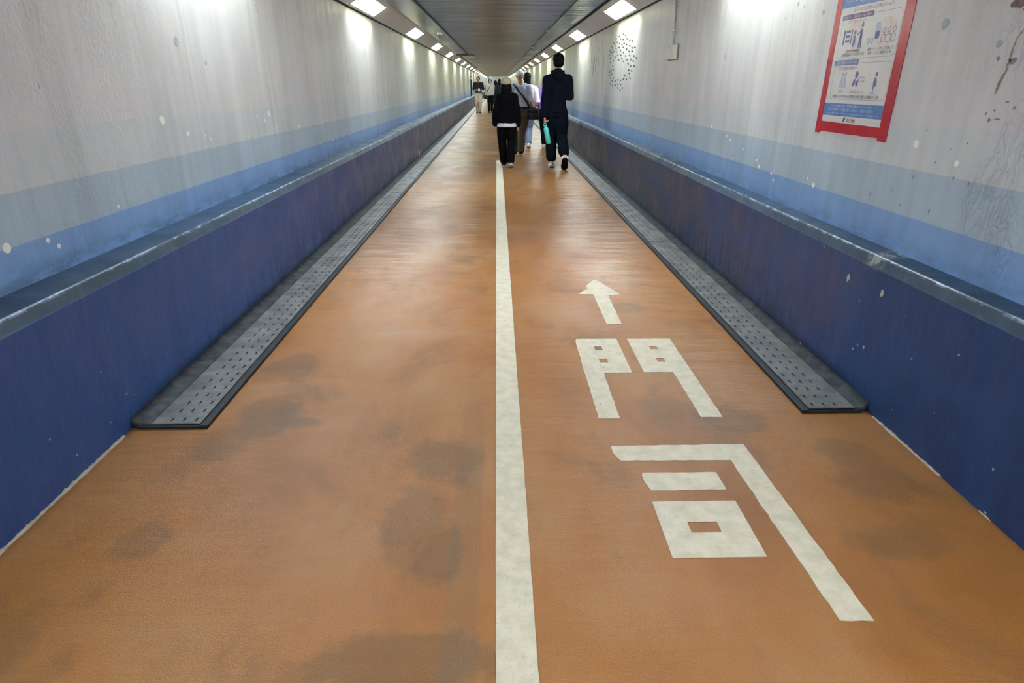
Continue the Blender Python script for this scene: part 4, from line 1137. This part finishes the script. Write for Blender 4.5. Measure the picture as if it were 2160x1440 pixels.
# 4: woman with long black hair
h = 1.66
person((0.67, 14.85, 0), 0, h, 'person with long black hair, pinkish-white blouse and washed jeans, just ahead of the white cap', dict(
    voxel=.010, build=.92, head=(-.02, .02, 1.53),
    arms=dict(l=dict(sh=(-.155, 0, 1.30), el=(-.20, 0, 1.04), wr=(-.19, .12, .84), palm=(1, 0, 0), ts=1),
              r=dict(sh=(.155, 0, 1.30), el=(.215, -.05, 1.05), wr=(.13, .12, .96), palm=(-1, 0, 0), ts=-1)),
    legs=legs(h, (-.110, .02, .094), (-.09, .08, .46), (.03, -.02, .16), (.05, .10, .48), 0, .35),
    wear=[dict(t='top', n='blouse', m=PINKW, hem=.95, inf=.022, fold=.014), dict(t='trousers', n='jeans', m=JEANS, waist=1.0, inf=.012, w=1.0, len=.93),
          dict(t='shoes', m=SHOEW), dict(t='hair', m=HAIR, long=.26)]))
# 5: person in lilac
h = 1.60
person((1.145, 15.5, 0), 0, h, 'person in a lilac jacket and dark trousers, mostly hidden by the tall one in navy', dict(
    voxel=.011, build=.95,
    arms=dict(l=dict(sh=(-.165, 0, 1.265), el=(-.215, -.04, 1.02), wr=(-.17, .10, .86), palm=(1, 0, 0), ts=1),
              r=dict(sh=(.165, 0, 1.265), el=(.20, -.02, 1.0), wr=(.20, .05, .80), palm=(-1, 0, 0), ts=-1)),
    legs=legs(h, (-.04, .0, .092), (-.07, .06, .45), (.08, .15, .092), (.07, .14, .46)),
    wear=[dict(t='top', n='jacket', m=LILAC, hem=.86, inf=.026), dict(t='trousers', n='trousers', m=BLACK, waist=.93, inf=.014, len=.95), dict(t='shoes', m=SHOEW), dict(t='hair', m=HAIR)]))
# 6, 7: two people coming towards the camera
h = 1.80
person((-1.02, 35.0, 0), PI, h, 'person in dark shirt and beige trousers holding a phone, facing us by the left wall', dict(
    voxel=.012, skin=SKD, head=(0, .06, 1.665), lean=.02, face=True,
    arms=dict(l=dict(sh=(-.185, 0, 1.42), el=(-.245, -.02, 1.15), wr=(-.06, .20, 1.10), palm=(0, -.3, 1), ts=-1, curl=.6),
              r=dict(sh=(.185, 0, 1.42), el=(.245, -.02, 1.15), wr=(.14, .18, 1.12), palm=(0, -.3, 1), ts=1, curl=.6)),
    legs=legs(h, (-.075, .10, .10), (-.085, .14, .50), (.085, -.06, .10), (.085, .04, .50)),
    wear=[dict(t='top', n='shirt', m=CHAR, hem=1.00, inf=.026, sleeve='short'), dict(t='trousers', n='trousers', m=CHINO, waist=1.02, inf=.014, w=1.1), dict(t='shoes', m=SHOEB, sole=SHOEB), dict(t='hair', m=HAIR)]))
ph = MB().box((-.038, -.075, -.006), (.038, .075, .006)).build('phone', M['plastic'], bevel=.003); ph.location = (-0.975, 34.67, 1.14); ph.rotation_euler = (.8, 0, .1)
tag(ph, 'pale phone held by the person in the dark shirt', 'phone')
h = 1.66
person((-0.40, 35.2, 0), PI, h, 'person in light beige jacket and black trousers facing us, beside the dark shirt', dict(
    voxel=.012, face=True,
    arms=dict(l=dict(sh=(-.165, 0, 1.31), el=(-.235, -.02, 1.06), wr=(-.16, .12, .95), palm=(1, 0, 0), ts=1),
              r=dict(sh=(.165, 0, 1.31), el=(.225, -.02, 1.06), wr=(.21, .08, .86), palm=(-1, 0, 0), ts=-1)),
    legs=legs(h, (-.055, -.10, .094), (-.075, .04, .46), (.085, .10, .094), (.08, .10, .46)),
    wear=[dict(t='top', n='jacket', m=BEIGEJ, hem=.86, inf=.030), dict(t='trousers', n='trousers', m=BLACK, waist=.93, inf=.010, w=.95), dict(t='shoes', m=SHOEB, sole=SHOEB), dict(t='hair', m=HAIR)]))
bg = empty('shoulder_bag', (-0.66, 34.95, .80)); tag(bg, 'small black shoulder bag of the person in the light beige jacket', 'bag')
MB().vloft([(0, 0, -.11, .08, .04), (0, 0, 0, .09, .05), (0, 0, .10, .075, .04)], 14).build('pouch', LEA, bg, smooth=True)
MB().limb([(.05, 0, .10), (.12, -.07, .30), (.24, -.10, .48), (.30, -.02, .58)], [.010] * 4, flat=(1.8, .6), seg=6, up=(.7, 0, .7)).build('strap', LEA, bg, smooth=True)
# 8, 9: dark figures beyond
for (x, y, h, lab, top) in ((0.09, 34.0, 1.66, 'dark-haired person in dark clothes in the distance, just left of the beige hat', CHAR), (-0.13, 39.0, 1.62, 'farther person in black partly hidden behind the black jacket', BLACK)):
    person((x, y, 0), 0, h, lab, dict(
        voxel=.013,
        arms=dict(l=dict(sh=(-.165, 0, 1.31), el=(-.205, -.02, 1.05), wr=(-.20, .08, .84), palm=(1, 0, 0), ts=1),
                  r=dict(sh=(.165, 0, 1.31), el=(.205, -.02, 1.05), wr=(.20, .08, .84), palm=(-1, 0, 0), ts=-1)),
        legs=legs(h, (-.06, .05, .094), (-.08, .10, .46), (.08, -.10, .094), (.08, .02, .46)),
        wear=[dict(t='top', n='jacket', m=top, hem=.84, inf=.026), dict(t='trousers', n='trousers', m=DGREY, waist=.93, inf=.012), dict(t='shoes', m=SHOEB, sole=SHOEB), dict(t='hair', m=HAIR, bob=1)]))
